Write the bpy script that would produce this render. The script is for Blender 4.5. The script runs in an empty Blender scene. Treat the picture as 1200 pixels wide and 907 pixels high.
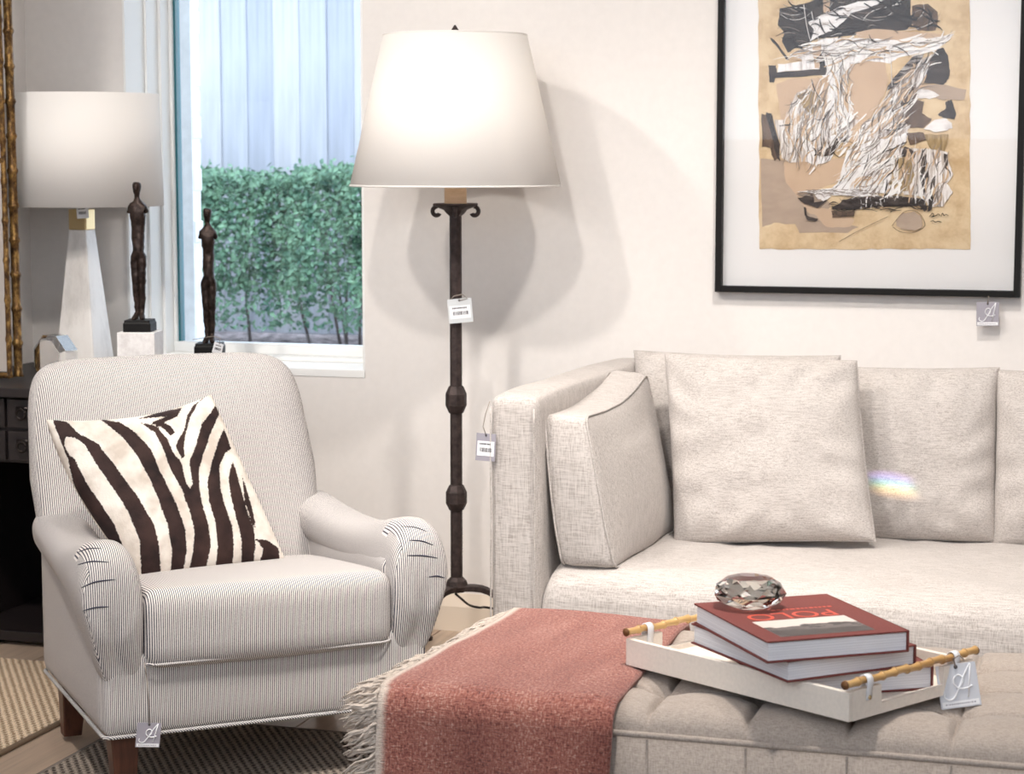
import bpy, math, random
from mathutils import Vector, Matrix, noise
random.seed(7)
S = bpy.context.scene
COL = S.collection
PI = math.pi
R = math.radians

# ------------------------------------------------------------ camera, world, lights
F = 2400.0; HY = 185.0; H = 1.3
YAW = math.atan(2400 / 7800.0); PIT = math.atan((453.5 - HY) / F)
FW = Vector((-math.sin(YAW) * math.cos(PIT), math.cos(YAW) * math.cos(PIT), -math.sin(PIT)))
RT = Vector((math.cos(YAW), math.sin(YAW), 0)); UP = RT.cross(FW); CAM = Vector((0, 0, H))
cd = bpy.data.cameras.new('camera'); cam = bpy.data.objects.new('camera', cd); COL.objects.link(cam)
cd.sensor_width = 36; cd.lens = 36 * F / 1200; cd.clip_start = 0.05; cd.clip_end = 100
cam.matrix_world = Matrix(((RT.x, UP.x, -FW.x, 0), (RT.y, UP.y, -FW.y, 0), (RT.z, UP.z, -FW.z, H), (0, 0, 0, 1)))
cd.dof.use_dof = True; cd.dof.focus_distance = 4.0; cd.dof.aperture_fstop = 9
S.camera = cam
W = bpy.data.worlds.new('world'); S.world = W; W.use_nodes = True
W.node_tree.nodes['Background'].inputs[0].default_value = (0.79, 0.88, 1.0, 1)
W.node_tree.nodes['Background'].inputs[1].default_value = 2.9
S.view_settings.view_transform = 'Standard'; S.view_settings.look = 'None'
S.view_settings.exposure = 0.25; S.view_settings.gamma = 1; S.view_settings.use_curve_mapping = False

def spot(name, loc, target, power, col, angle=70, blend=0.6, size=0.05):
    l = bpy.data.lights.new(name, 'SPOT'); l.energy = power; l.color = col
    l.spot_size = R(angle); l.spot_blend = blend; l.shadow_soft_size = size
    o = bpy.data.objects.new(name, l); COL.objects.link(o); o.location = loc
    o.rotation_euler = (Vector(target) - Vector(loc)).to_track_quat('-Z', 'Y').to_euler()
    return o
WARM = (1.0, 0.935, 0.87)
spot('ceiling_spot', (-2.75, 3.75, 2.85), (-1.5, 5.2, 0.9), 60, WARM, 75, 0.7, 0.05)
spot('ceiling_spot', (-1.3, 2.5, 2.85), (-1.5, 5.2, 1.0), 92, WARM, 75, 0.7, 0.06)
spot('ceiling_spot', (-0.4, 3.5, 2.85), (-0.7, 4.5, 0.4), 128, WARM, 85, 0.8, 0.07)
spot('ceiling_spot', (-2.2, 2.6, 2.85), (-1.9, 4.0, 0.4), 130, WARM, 80, 0.8, 0.07)
spot('ceiling_spot', (-0.55, 3.0, 2.85), (-0.6, 3.3, 0.4), 130, WARM, 80, 0.8, 0.07)

NEUT = (1.0, 0.95, 0.90)
spot('added_fill_flood', (-2.3, 0.9, 2.8), (-1.5, 5.0, 0.9), 26, NEUT, 80, 0.8, 0.22)  # added fill: soft floods that brighten the scene from the front
spot('added_fill_flood', (0.3, 0.9, 2.8), (-0.8, 5.0, 0.9), 26, NEUT, 80, 0.8, 0.22)

# rainbow on one sofa cushion: narrow coloured spots added in place of a prism
for k_, c_ in enumerate(((.45, .25, 1), (.2, .45, 1), (.2, 1, .75), (1, .95, .35), (1, .6, .3))):
    o_ = spot('added_rainbow_spot', (0.45, 1.6, 2.3), (-.572 + .003*k_, 4.95, .522 - .011*k_), 420, c_, 2.0, .9, .001)
    o_.rotation_euler.rotate_axis('Z', R(-16)); o_.scale = (1, .2, 1)

# ------------------------------------------------------------ pixel helpers (1200 x 907 frame)
def ray(x, y): return FW * F + RT * (x - 600) + UP * (453.5 - y)
def atz(x, y, z):
    d = ray(x, y); return CAM + d * ((z - H) / d.z)
def aty(x, y, Y):
    d = ray(x, y); return CAM + d * (Y / d.y)
def atplane(x, y, p, n):
    d = ray(x, y); return CAM + d * ((p - CAM).dot(n) / d.dot(n))
def proj(p):
    q = Vector(p) - CAM; w = q.dot(FW); return (600 + F * q.dot(RT) / w, 453.5 - F * q.dot(UP) / w)

# ------------------------------------------------------------ mesh helpers
class MB:
    def __init__(s): s.v = []; s.f = []; s.uv = None
    def add(s, vs, fs):
        o = len(s.v); s.v += [tuple(v) for v in vs]; s.f += [tuple(i + o for i in f) for f in fs]; return s
    def box(s, x0, x1, y0, y1, z0, z1, M=None):
        vs = [Vector(p) for p in ((x0,y0,z0),(x1,y0,z0),(x1,y1,z0),(x0,y1,z0),(x0,y0,z1),(x1,y0,z1),(x1,y1,z1),(x0,y1,z1))]
        if M: vs = [M @ v for v in vs]
        return s.add(vs, [(0,3,2,1),(4,5,6,7),(0,1,5,4),(1,2,6,5),(2,3,7,6),(3,0,4,7)])
    def loft(s, rings, cap=True, closed=True):
        n = len(rings[0]); vs = [p for r in rings for p in r]; fs = []
        for i in range(len(rings) - 1):
            for j in range(n if closed else n - 1):
                k = (j + 1) % n
                fs.append((i*n+j, i*n+k, (i+1)*n+k, (i+1)*n+j))
        if cap and closed:
            fs.append(tuple(range(n - 1, -1, -1))); b = (len(rings) - 1) * n
            fs.append(tuple(range(b, b + n)))
        return s.add(vs, fs)
    def lathe(s, prof, n=32, c=(0,0), cap=False, ph=0):
        return s.loft([[(c[0] + r*math.cos(ph+2*PI*j/n), c[1] + r*math.sin(ph+2*PI*j/n), z) for j in range(n)] for r, z in prof], cap)
    def tube(s, pts, r, n=8, cap=True):
        pts = [Vector(p) for p in pts]; rings = []; prev = None
        for i, p in enumerate(pts):
            t = (pts[min(i+1, len(pts)-1)] - pts[max(i-1, 0)]).normalized()
            if prev is None:
                a = Vector((0,0,1)) if abs(t.z) < 0.9 else Vector((1,0,0)); nrm = t.cross(a).normalized()
            else: nrm = (prev - t * prev.dot(t)).normalized()
            prev = nrm; b = t.cross(nrm); rr = r[i] if isinstance(r, (list, tuple)) else r
            rings.append([p + (nrm*math.cos(2*PI*j/n) + b*math.sin(2*PI*j/n)) * rr for j in range(n)])
        return s.loft(rings, cap)
    def grid(s, fn, nu, nv):
        vs = [fn(i/nu, j/nv) for j in range(nv+1) for i in range(nu+1)]
        fs = [(j*(nu+1)+i, j*(nu+1)+i+1, (j+1)*(nu+1)+i+1, (j+1)*(nu+1)+i) for j in range(nv) for i in range(nu)]
        return s.add(vs, fs)
    def build(s, name, m, parent=None, smooth=False, bevel=0, seg=2, sub=0, solid=0, weld=False, loc=None, angle=None):
        me = bpy.data.meshes.new(name); me.from_pydata(s.v, [], s.f); me.update()
        if weld:
            import bmesh
            bm = bmesh.new(); bm.from_mesh(me); bmesh.ops.remove_doubles(bm, verts=bm.verts, dist=1e-5)
            bmesh.ops.recalc_face_normals(bm, faces=bm.faces); bm.to_mesh(me); bm.free()
        o = bpy.data.objects.new(name, me); COL.objects.link(o)
        if m: me.materials.append(m)
        if parent: o.parent = parent
        if loc is not None: o.location = loc
        if smooth: me.polygons.foreach_set('use_smooth', [True] * len(me.polygons))
        if solid:
            q = o.modifiers.new('solid', 'SOLIDIFY'); q.thickness = solid; q.offset = 0
        if bevel:
            q = o.modifiers.new('bevel', 'BEVEL'); q.width = bevel; q.segments = seg; q.limit_method = 'ANGLE'; q.angle_limit = R(35)
            me.polygons.foreach_set('use_smooth', [True] * len(me.polygons))
            q2 = o.modifiers.new('wn', 'WEIGHTED_NORMAL'); q2.keep_sharp = True
        if sub:
            q = o.modifiers.new('sub', 'SUBSURF'); q.levels = sub; q.render_levels = sub
        return o

def thing(name, label, cat, loc=(0,0,0), rz=0, group=None):
    o = bpy.data.objects.new(name, None); COL.objects.link(o); o.location = loc; o.rotation_euler = (0, 0, rz)
    o.empty_display_size = 0.05
    o['label'] = label; o['category'] = cat
    if group: o['group'] = group
    return o
def tag(o, label, cat, group=None):
    o['label'] = label; o['category'] = cat
    if group: o['group'] = group
    return o
def struct(o): o['kind'] = 'structure'; return o
def frame(o, p, ex, ez):
    """place object with local x along ex, z along ez"""
    ex = ex.normalized(); ez = (ez - ex * ez.dot(ex)).normalized(); ey = ez.cross(ex)
    o.matrix_world = Matrix(((ex.x, ey.x, ez.x, p.x), (ex.y, ey.y, ez.y, p.y), (ex.z, ey.z, ez.z, p.z), (0,0,0,1)))
def sgnpow(x, p): return math.copysign(abs(x) ** p, x)
def rrect(hx, hy, r, n=5):
    out = []
    for cx, cy, a0 in ((hx-r, hy-r, 0), (-hx+r, hy-r, 90), (-hx+r, -hy+r, 180), (hx-r, -hy+r, 270)):
        for k in range(n + 1):
            a = R(a0 + 90*k/n); out.append((cx + r*math.cos(a), cy + r*math.sin(a)))
    return out
def sbox(mb, c, h, p=0.22, n=28, fn=None):
    """soft box: super-ellipsoid with centre c, half sizes h"""
    rings = []; m = n * 2
    for i in range(n + 1):
        th = -PI/2 + PI*i/n; cz = sgnpow(math.cos(th), p); sz = sgnpow(math.sin(th), p)
        ring = []
        for j in range(m):
            a = 2*PI*(j+0.5)/m
            q = Vector((sgnpow(math.cos(a), p)*cz, sgnpow(math.sin(a), p)*cz, sz))
            w = Vector((c[0]+h[0]*q.x, c[1]+h[1]*q.y, c[2]+h[2]*q.z))
            if fn: w = fn(w, q)
            ring.append(w)
        rings.append(ring)
    return mb.loft(rings, True)
def cube_soft(mb, c, h, r, n=14, fn=None):
    """rounded box from subdivided cube faces (even grid), radius r, fn displaces"""
    def rnd(p):
        q = Vector((max(-h[0]+r, min(h[0]-r, p.x)), max(-h[1]+r, min(h[1]-r, p.y)), max(-h[2]+r, min(h[2]-r, p.z))))
        d = p - q
        if d.length > 1e-9: p = q + d.normalized() * r
        u = Vector((p.x/h[0], p.y/h[1], p.z/h[2])); w = Vector(c) + p
        return fn(w, u) if fn else w
    def ax(t, hh, k): 
        # denser near ends
        x = -1 + 2*t; return hh * math.sin(x*PI/2*0.93) / math.sin(PI/2*0.93)
    nn = [max(6, int(n * (hh / max(h)) )) for hh in h]
    for a, b, cc, sg in ((0,1,2,1),(0,1,2,-1),(1,2,0,1),(1,2,0,-1),(2,0,1,1),(2,0,1,-1)):
        def g(u, v):
            p = Vector((0,0,0)); p[a] = ax(u if sg > 0 else 1-u, h[a], 0); p[b] = ax(v, h[b], 0); p[cc] = sg*h[cc]; return rnd(p)
        mb.grid(g, nn[a], nn[b])
    return mb
def fbm(p, s, k=3):
    v = 0; a = 1
    for i in range(k): v += a * noise.noise(Vector(p) * s); s *= 2.1; a *= 0.5
    return v

# ------------------------------------------------------------ materials
def lin(c):
    return tuple(((v/255)/12.92 if v/255 <= 0.04045 else ((v/255+0.055)/1.055)**2.4) for v in c) + (1,)
def nt(name):
    m = bpy.data.materials.new(name); m.use_nodes = True; t = m.node_tree
    return m, t, t.nodes['Principled BSDF']
def N(t, kind, **kw):
    n = t.nodes.new(kind)
    for k, v in kw.items():
        if k in ('op',): n.operation = v
        else: setattr(n, k, v)
    return n
def coords(t, scale=(1,1,1), rot=(0,0,0), kind='Object'):
    c = N(t, 'ShaderNodeTexCoord'); m = N(t, 'ShaderNodeMapping'); m.inputs['Scale'].default_value = scale; m.inputs['Rotation'].default_value = rot
    t.links.new(c.outputs[kind], m.inputs['Vector']); return m.outputs[0]
def tnoise(t, vec, scale, detail=3, rough=0.55):
    n = N(t, 'ShaderNodeTexNoise'); n.inputs['Scale'].default_value = scale; n.inputs['Detail'].default_value = detail; n.inputs['Roughness'].default_value = rough
    t.links.new(vec, n.inputs['Vector']); return n.outputs['Fac']
def ramp(t, fac, stops):
    r = N(t, 'ShaderNodeValToRGB'); e = r.color_ramp.elements
    while len(e) > 1: e.remove(e[-1])
    e[0].position = stops[0][0]; e[0].color = stops[0][1]
    for p, c in stops[1:]:
        q = e.new(p); q.color = c
    t.links.new(fac, r.inputs[0]); return r.outputs[0]
def math2(t, op, a, b):
    n = N(t, 'ShaderNodeMath', op=op)
    for i, q in enumerate((a, b)):
        if isinstance(q, (int, float)): n.inputs[i].default_value = q
        else: t.links.new(q, n.inputs[i])
    return n.outputs[0]
def bump(t, b, h, strength, dist):
    n = N(t, 'ShaderNodeBump'); n.inputs['Strength'].default_value = strength; n.inputs['Distance'].default_value = dist
    t.links.new(h, n.inputs['Height']); t.links.new(n.outputs[0], b.inputs['Normal'])
def plain(name, c, rough=0.6, metal=0, spec=0.4, nz=None, bmp=0):
    m, t, b = nt(name); b.inputs['Roughness'].default_value = rough; b.inputs['Metallic'].default_value = metal
    b.inputs['Specular IOR Level'].default_value = spec; b.inputs['Base Color'].default_value = lin(c)
    if nz:
        s, amt = nz; f = tnoise(t, coords(t), s, 4)
        c2 = tuple(max(0, min(255, v*(1-amt))) for v in c); c3 = tuple(max(0, min(255, v*(1+amt))) for v in c)
        t.links.new(ramp(t, f, [(0.3, lin(c2)), (0.7, lin(c3))]), b.inputs['Base Color'])
        if bmp: bump(t, b, f, 0.5, bmp)
    return m
def fabric(name, c, dark, s=260, stretch=0.05, amt=0.3, rough=0.95, bm=0.0012):
    m, t, b = nt(name); b.inputs['Roughness'].default_value = rough; b.inputs['Specular IOR Level'].default_value = 0.15
    try: b.inputs['Sheen Weight'].default_value = 0.15
    except Exception: pass
    n1 = tnoise(t, coords(t, (1, 1, stretch)), s, 2); n2 = tnoise(t, coords(t, (stretch, 1, 1)), s, 2)
    f = math2(t, 'MULTIPLY', math2(t, 'ADD', n1, n2), 0.5)
    big = tnoise(t, coords(t), 6, 3); f2 = math2(t, 'ADD', f, math2(t, 'MULTIPLY', math2(t, 'SUBTRACT', big, 0.5), 0.08))
    t.links.new(ramp(t, f2, [(0.36, lin(dark)), (0.5 + 0.06*amt, lin(c)), (0.66, lin(tuple(min(255, v*1.06) for v in c)))]), b.inputs['Base Color'])
    bump(t, b, f, 0.6, bm)
    return m
def wood(name, c1, c2, sc=(30, 30, 2), rough=0.5, bm=0.0005):
    m, t, b = nt(name); b.inputs['Roughness'].default_value = rough
    f = tnoise(t, coords(t, sc), 1, 6, 0.65)
    t.links.new(ramp(t, f, [(0.3, lin(c1)), (0.7, lin(c2))]), b.inputs['Base Color']); bump(t, b, f, 0.3, bm)
    return m
def glassy(name, tint=(1, 1, 1, 1), refl=1.0):
    """thin pane: transparent with fresnel reflection"""
    m = bpy.data.materials.new(name); m.use_nodes = True; t = m.node_tree; t.nodes.clear()
    o = N(t, 'ShaderNodeOutputMaterial'); mx = N(t, 'ShaderNodeMixShader'); tr = N(t, 'ShaderNodeBsdfTransparent'); gl = N(t, 'ShaderNodeBsdfGlossy'); fr = N(t, 'ShaderNodeFresnel')
    fr.inputs[0].default_value = 1.45; gl.inputs['Roughness'].default_value = 0.02; tr.inputs[0].default_value = tint
    k = math2(t, 'MULTIPLY', fr.outputs[0], refl)
    t.links.new(k, mx.inputs[0]); t.links.new(tr.outputs[0], mx.inputs[1]); t.links.new(gl.outputs[0], mx.inputs[2]); t.links.new(mx.outputs[0], o.inputs[0])
    return m
def crystal_mat(name, ior=1.55, tint=(1,1,1,1)):
    m, t, b = nt(name); b.inputs['Transmission Weight'].default_value = 1; b.inputs['IOR'].default_value = ior
    b.inputs['Roughness'].default_value = 0.0; b.inputs['Base Color'].default_value = tint
    return m
M_WALL = plain('wall_paint', (232, 227, 223), 0.85, 0, 0.2, nz=(40, 0.008))
M_WHITE = plain('white_trim_paint', (240, 240, 238), 0.45)
M_CEIL = plain('ceiling_paint', (240, 238, 235), 0.9)
M_BASE = plain('baseboard_paint', (226, 212, 195), 0.5)
M_LINEN = fabric('linen', (196, 189, 184), (164, 156, 150), 420, 0.07, 0.4)
M_OTT = fabric('ottoman_linen', (170, 158, 148), (150, 139, 130), 500, 0.25, 0.3)
M_IRON = plain('wrought_iron', (62, 52, 50), 0.6, 0.4, 0.4, nz=(60, 0.25), bmp=0.002)
M_DARK = wood('black_wood', (24, 19, 20), (40, 32, 32), (2, 30, 30), 0.45)
M_LEG = wood('walnut_leg', (52, 26, 18), (98, 58, 42), (40, 40, 3), 0.4)
M_BRONZE = plain('bronze', (52, 42, 38), 0.42, 0.75, 0.5, nz=(70, 0.35), bmp=0.004)
M_BRASS = plain('brass', (214, 188, 140), 0.35, 0.7)
M_STRING = plain('string', (150, 138, 128), 0.9)
M_CARDG = plain('tag_grey', (158, 154, 163), 0.6)
M_CARDW = plain('tag_white', (238, 238, 240), 0.6)
M_INK = plain('tag_ink', (70, 68, 72), 0.7)
M_PANE = glassy('window_glass', (0.95, 0.98, 1, 1), 0.9)
M_PICGLASS = glassy('picture_glass', (1, 1, 1, 1), 0.5)
M_MIRROR = plain('mirror_silver', (235, 232, 228), 0.03, 1.0)
M_GREENEDGE = plain('glass_edge_teal', (40, 105, 115), 0.3)
M_BLACKFRAME = plain('black_frame_lacquer', (20, 18, 17), 0.5, 0, .2)
M_MAT = plain('mat_board', (238, 236, 235), 0.9)
M_CABLE = plain('black_cable', (20, 18, 18), 0.5)

def shade_mat():
    m = bpy.data.materials.new('lampshade_linen'); m.use_nodes = True; t = m.node_tree; b = t.nodes['Principled BSDF']; o = t.nodes['Material Output']
    b.inputs['Base Color'].default_value = lin((246, 243, 240)); b.inputs['Roughness'].default_value = 0.9; b.inputs['Specular IOR Level'].default_value = 0.1
    tr = N(t, 'ShaderNodeBsdfTranslucent'); tr.inputs[0].default_value = lin((246, 240, 232)); mx = N(t, 'ShaderNodeMixShader'); mx.inputs[0].default_value = 0.3
    t.links.new(b.outputs[0], mx.inputs[1]); t.links.new(tr.outputs[0], mx.inputs[2]); t.links.new(mx.outputs[0], o.inputs[0])
    f = tnoise(t, coords(t, (1, 1, 0.1)), 300, 2); bump(t, b, f, 0.15, 0.0006)
    return m
M_SHADE = shade_mat()

def ticking(name, axis=0, pitch=0.0042):
    m, t, b = nt(name); b.inputs['Roughness'].default_value = 0.9; b.inputs['Specular IOR Level'].default_value = 0.15
    sp = N(t, 'ShaderNodeSeparateXYZ'); t.links.new(coords(t, kind='UV'), sp.inputs[0])
    wv = math2(t, 'SINE', math2(t, 'MULTIPLY', sp.outputs[0], 2*PI/pitch), 0)
    nz = tnoise(t, coords(t), 500, 2)
    f = math2(t, 'ADD', math2(t, 'MULTIPLY', wv, 0.5), math2(t, 'ADD', math2(t, 'MULTIPLY', math2(t, 'SUBTRACT', nz, 0.5), 0.5), 0.5))
    t.links.new(ramp(t, f, [(0.0, lin((56, 55, 68))), (0.26, lin((110, 108, 116))), (0.46, lin((214, 208, 203))), (1, lin((228, 222, 217)))]), b.inputs['Base Color'])
    bump(t, b, f, 0.3, 0.0004)
    return m
M_TICK = ticking('ticking_stripe')

def set_uv(o, fn):
    me = o.data; uv = me.uv_layers.new(name='UVMap')
    for l in me.loops:
        uv.data[l.index].uv = fn(me.vertices[l.vertex_index].co)

# ------------------------------------------------------------ structure
WY = 5.276; XL = -3.085; XR = 1.6; ZC = 2.9
WX0, WX1, WZ0, WZ1 = -2.775, -2.049, 0.715, 2.35
REV = 0.235; GY = WY + REV
m = MB()
# back wall with window opening, built as one slab with four pieces sharing its plane
m.box(XL-0.2, WX0, WY, WY+0.34, 0, ZC); m.box(WX1, XR, WY, WY+0.34, 0, ZC)
m.box(WX0, WX1, WY, WY+0.34, 0, WZ0-0.022); m.box(WX0, WX1, WY, WY+0.34, WZ1, ZC)
struct(m.build('wall_back', M_WALL))
struct(MB().box(XL-0.2, XL, -0.6, WY, 0, ZC).build('wall_left', M_WALL))
struct(MB().box(XL-0.2, XR+.15, -0.75, WY+0.34, ZC, ZC+0.1).build('ceiling', M_CEIL))
struct(MB().box(XR, XR+.15, -0.6, WY+.34, 0, ZC).build('wall_right', M_WALL))
m = MB()   # unseen shop front behind the viewer: opening shaped to limit the daylight fill
m.box(XL-0.2, XR+.15, -0.75, -0.6, 0, 1.4); m.box(XL-0.2, XR+.15, -0.75, -0.6, 2.75, ZC)
m.box(XL-0.2, XL+.1, -0.75, -0.6, 1.4, 2.75); m.box(XR-.1, XR+.15, -0.75, -0.6, 1.4, 2.75)
struct(m.build('wall_front', M_WALL))
def baseboard(name, pts_fn, a, b):
    prof = [(0,0),(0.016,0),(0.016,0.068),(0.004,0.104),(0,0.104)]
    mb = MB(); mb.loft([[pts_fn(a, d, z) for d, z in prof], [pts_fn(b, d, z) for d, z in prof]])
    return struct(mb.build(name, M_BASE, weld=True))
baseboard('baseboard_back', lambda s, d, z: (s, WY-d, z), XL, XR)
baseboard('baseboard_left', lambda s, d, z: (XL+d, s, z), 0.0, WY-0.017)

# floor: sub-floor slab with individual planks
fl = struct(MB().box(XL-0.2, XR+.15, -0.75, WY+0.3, -0.06, -0.012).build('floor', plain('floor_gap', (90, 74, 62), 0.8)))
mp = []
for k in range(5):
    c = [(188,166,146),(176,152,132),(198,178,158),(166,144,126),(184,164,148)][k]
    mp.append(wood('floor_plank_oak_%s' % 'abcde'[k], tuple(v*0.85 for v in c), c, (60, 2.5, 20), 0.38))
pm = []
for k in range(5):
    o = MB().box(0.0015, 0.1785, 0.0015, 1.3985, -0.012, 0).build('plank', mp[k], fl, bevel=0.0015, seg=1); pm.append(o)
first = [True]*5
x = XL; i = 0
while x < XR - 0.05:
    y = -0.6 - 0.45*(i % 3)
    while y < WY - 0.02:
        if y > -1.6:
            k = random.randrange(5)
            if first[k]: o = pm[k]; first[k] = False
            else: o = pm[k].copy(); COL.objects.link(o)
            o.location = (x, y, 0)
        y += 1.4
    x += 0.18; i += 1
for k in range(5):
    if first[k]: pm[k].location = (XR-0.18, 0, 0)

# ------------------------------------------------------------ window
win = bpy.data.objects.new('window_1', None); COL.objects.link(win); win.location = (WX0, WY, WZ0); struct(win)
def wbox(name, mat, x0, x1, y0, y1, z0, z1, bev=0.002):
    return MB().box(x0-WX0, x1-WX0, y0-WY, y1-WY, z0-WZ0, z1-WZ0).build(name, mat, win, bevel=bev)
wbox('window_sill', M_WHITE, WX0+0.001, WX1-0.001, WY-0.002, GY+0.05, WZ0-0.022, WZ0)
wbox('sill_step', M_WHITE, WX0+0.001, WX1-0.001, GY-0.055, GY+0.05, WZ0, WZ0+0.012)
wbox('jamb_liner', M_WHITE, WX0, WX0+0.008, WY-0.001, GY+0.05, WZ0, WZ1)
wbox('jamb_liner', M_WHITE, WX1-0.008, WX1, WY+0.002, GY+0.05, WZ0, WZ1)
wbox('jamb_stop', M_WHITE, WX0+0.008, WX0+0.016, GY-0.12, GY+0.05, WZ0, WZ1)
wbox('jamb_stop', M_WHITE, WX0+0.016, WX0+0.026, GY-0.05, GY+0.05, WZ0, WZ1)
wbox('window_rail', M_WHITE, WX0+0.026, WX1-0.008, GY, GY+0.05, WZ0+0.012, WZ0+0.042)
wbox('window_rail', M_WHITE, WX0+0.026, WX1-0.008, GY, GY+0.05, WZ1-0.04, WZ1)
wbox('window_stile', M_WHITE, WX0+0.026, WX0+0.036, GY, GY+0.05, WZ0+0.042, WZ1-0.04)
wbox('window_stile', M_WHITE, WX1-0.04, WX1-0.008, GY, GY+0.05, WZ0+0.042, WZ1-0.04)
wbox('glazing_bead', M_GREENEDGE, WX0+0.036, WX0+0.043, GY+0.012, GY+0.04, WZ0+0.042, WZ1-0.04, 0)
wbox('window_pane', M_PANE, WX0+0.036, WX1-0.04, GY+0.022, GY+0.027, WZ0+0.042, WZ1-0.04, 0)

# ------------------------------------------------------------ outside
GZ = 0.42
m = MB()
m.grid(lambda u, v: Vector((-7+6*u, 5.66+5.2*v, GZ + 0.02*fbm((u*6, v*5, 0), 3))), 60, 50)
mulch = plain('mulch', (112, 104, 104), 0.95, 0, 0.1, nz=(22, 0.5), bmp=0.03)
struct(m.build('ground_outside', mulch, smooth=True))
# outside brick return of the wall beside the window
def brick_mat():
    return plain('white_brick_paint', (236, 238, 240), 0.8, nz=(30, 0.03), bmp=0.003)
M_BRICK = brick_mat()
m = MB().box(WX0-0.28, WX0+0.045, WY+0.34, WY+0.395, 0, 2.9)
br = struct(m.build('wall_outside', M_BRICK))
proto = None
for k in range(28):
    for j in range(2):
        if proto is None:
            proto = MB().box(0, 0.152, 0, 0.06, 0, 0.068).build('brick', M_BRICK, br, bevel=0.004); o = proto
        else: o = proto.copy(); COL.objects.link(o)
        o.location = (WX0 + 0.052 - 0.16*(j+1) + (0.0 if k % 2 else 0.004) + random.uniform(-.002, .002), WY + 0.345 - random.uniform(0, .003), GZ + 0.078*k)
# fence
FY = 9.3
fence = thing('board_fence', 'pale vertical board fence behind the clipped hedge outside', 'fence', (-5.2, FY, GZ))
def fence_mat(k):
    m_, t, b = nt('whitewashed_board_%s' % 'abc'[k]); b.inputs['Roughness'].default_value = 0.85
    f = tnoise(t, coords(t, (14, 14, 0.9)), 2.2, 5, 0.6)
    c = [(190, 193, 202), (180, 184, 196), (200, 201, 208)][k]
    base = ramp(t, f, [(0.3, lin(tuple(v*0.88 for v in c))), (0.65, lin(c))])
    vo = N(t, 'ShaderNodeTexVoronoi'); vo.inputs['Scale'].default_value = 2.6; vo.inputs['Randomness'].default_value = 1
    t.links.new(coords(t, (1.0, 1.0, 0.75)), vo.inputs['Vector'])
    kn = ramp(t, vo.outputs['Distance'], [(0.03, (1, 1, 1, 1)), (0.09, (0, 0, 0, 1))])
    mx = N(t, 'ShaderNodeMix', data_type='RGBA'); t.links.new(kn, mx.inputs[0]); t.links.new(base, mx.inputs[6]); mx.inputs[7].default_value = lin((112, 116, 138))
    t.links.new(mx.outputs[2], b.inputs['Base Color']); bump(t, b, f, 0.3, 0.004)
    return m_
fm = [fence_mat(k) for k in range(3)]
for k in range(24):
    w = 0.14
    o = MB().box(0, w-0.001, 0, 0.02, 0, 2.3).build('board', fm[k % 3], fence, bevel=0.003, seg=1)
    o.location = (k*w, random.uniform(-0.008, 0.008), 0.02)
MB().box(-0.05, 24*0.14+0.05, 0.03, 0.07, 0.4, 0.49).build('rail', fm[0], fence)
MB().box(-0.05, 24*0.14+0.05, 0.03, 0.07, 1.8, 1.89).build('rail', fm[0], fence)
# hedge: three bushes of real leaves
def leaf_mat(name, a, b_):
    m_, t, b = nt(name); b.inputs['Roughness'].default_value = 0.5
    f = tnoise(t, coords(t), 14, 3); t.links.new(ramp(t, f, [(0.3, lin(a)), (0.7, lin(b_))]), b.inputs['Base Color'])
    return m_
M_LEAF = leaf_mat('hedge_leaf', (48, 92, 76), (136, 176, 142))
M_TWIG = plain('twig', (92, 84, 82), 0.9)
hd = thing('clipped_hedge', 'leafy green clipped hedge in front of the pale board fence', 'hedge', (-4.4, 8.5, GZ))
mb = MB()
for k in range(26):
    x = random.uniform(-1.0, 1.2); tip = Vector((x+random.uniform(-.15, .15), random.uniform(-.15, .2), random.uniform(.4, .7)))
    mb.tube([(x, .05, -0.03), (x*.5+tip.x*.5, tip.y*.5, .25), tip], [0.009, 0.006, 0.003], 5)
mb.build('branch', M_TWIG, hd)
mb = MB()
for k in range(30000):
    x = random.uniform(-1.15, 1.35); hh = .80 + .07*noise.noise(Vector((x*2.2, 3, 1))) + .05*noise.noise(Vector((x*6, 9, 1)))
    zz = .13 + (hh-.13)*random.random()**.75
    dep = .34*(1 - .35*max(0, zz/hh-.7)/.3)*(1+.45*noise.noise(Vector((x*4.5, zz*4.5, 5))))
    if zz < .3 and random.random() < .55: continue
    y = -dep + abs(random.gauss(0, .07)) if random.random() < .75 else random.uniform(-dep, .25)
    if random.random() < .12: zz = hh + random.gauss(0, .02); y = random.uniform(-dep, .3)
    p = Vector((x, y, zz))
    n = Vector((random.gauss(0, .8), random.gauss(-.7, .8), random.gauss(.7, .8))).normalized()
    t1 = n.orthogonal().normalized(); t1.rotate(Matrix.Rotation(random.uniform(0, 6.28), 3, n)); t2 = n.cross(t1)
    L = random.uniform(.022, .042); Wd = L*.55; o = len(mb.v)
    mb.v += [tuple(p - t1*L*.5), tuple(p + t2*Wd*.5 + n*.004), tuple(p + t1*L*.5), tuple(p - t2*Wd*.5 + n*.004)]; mb.f.append((o, o+1, o+2, o+3))
o = mb.build('foliage', M_LEAF, hd); o['kind'] = 'stuff'

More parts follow.
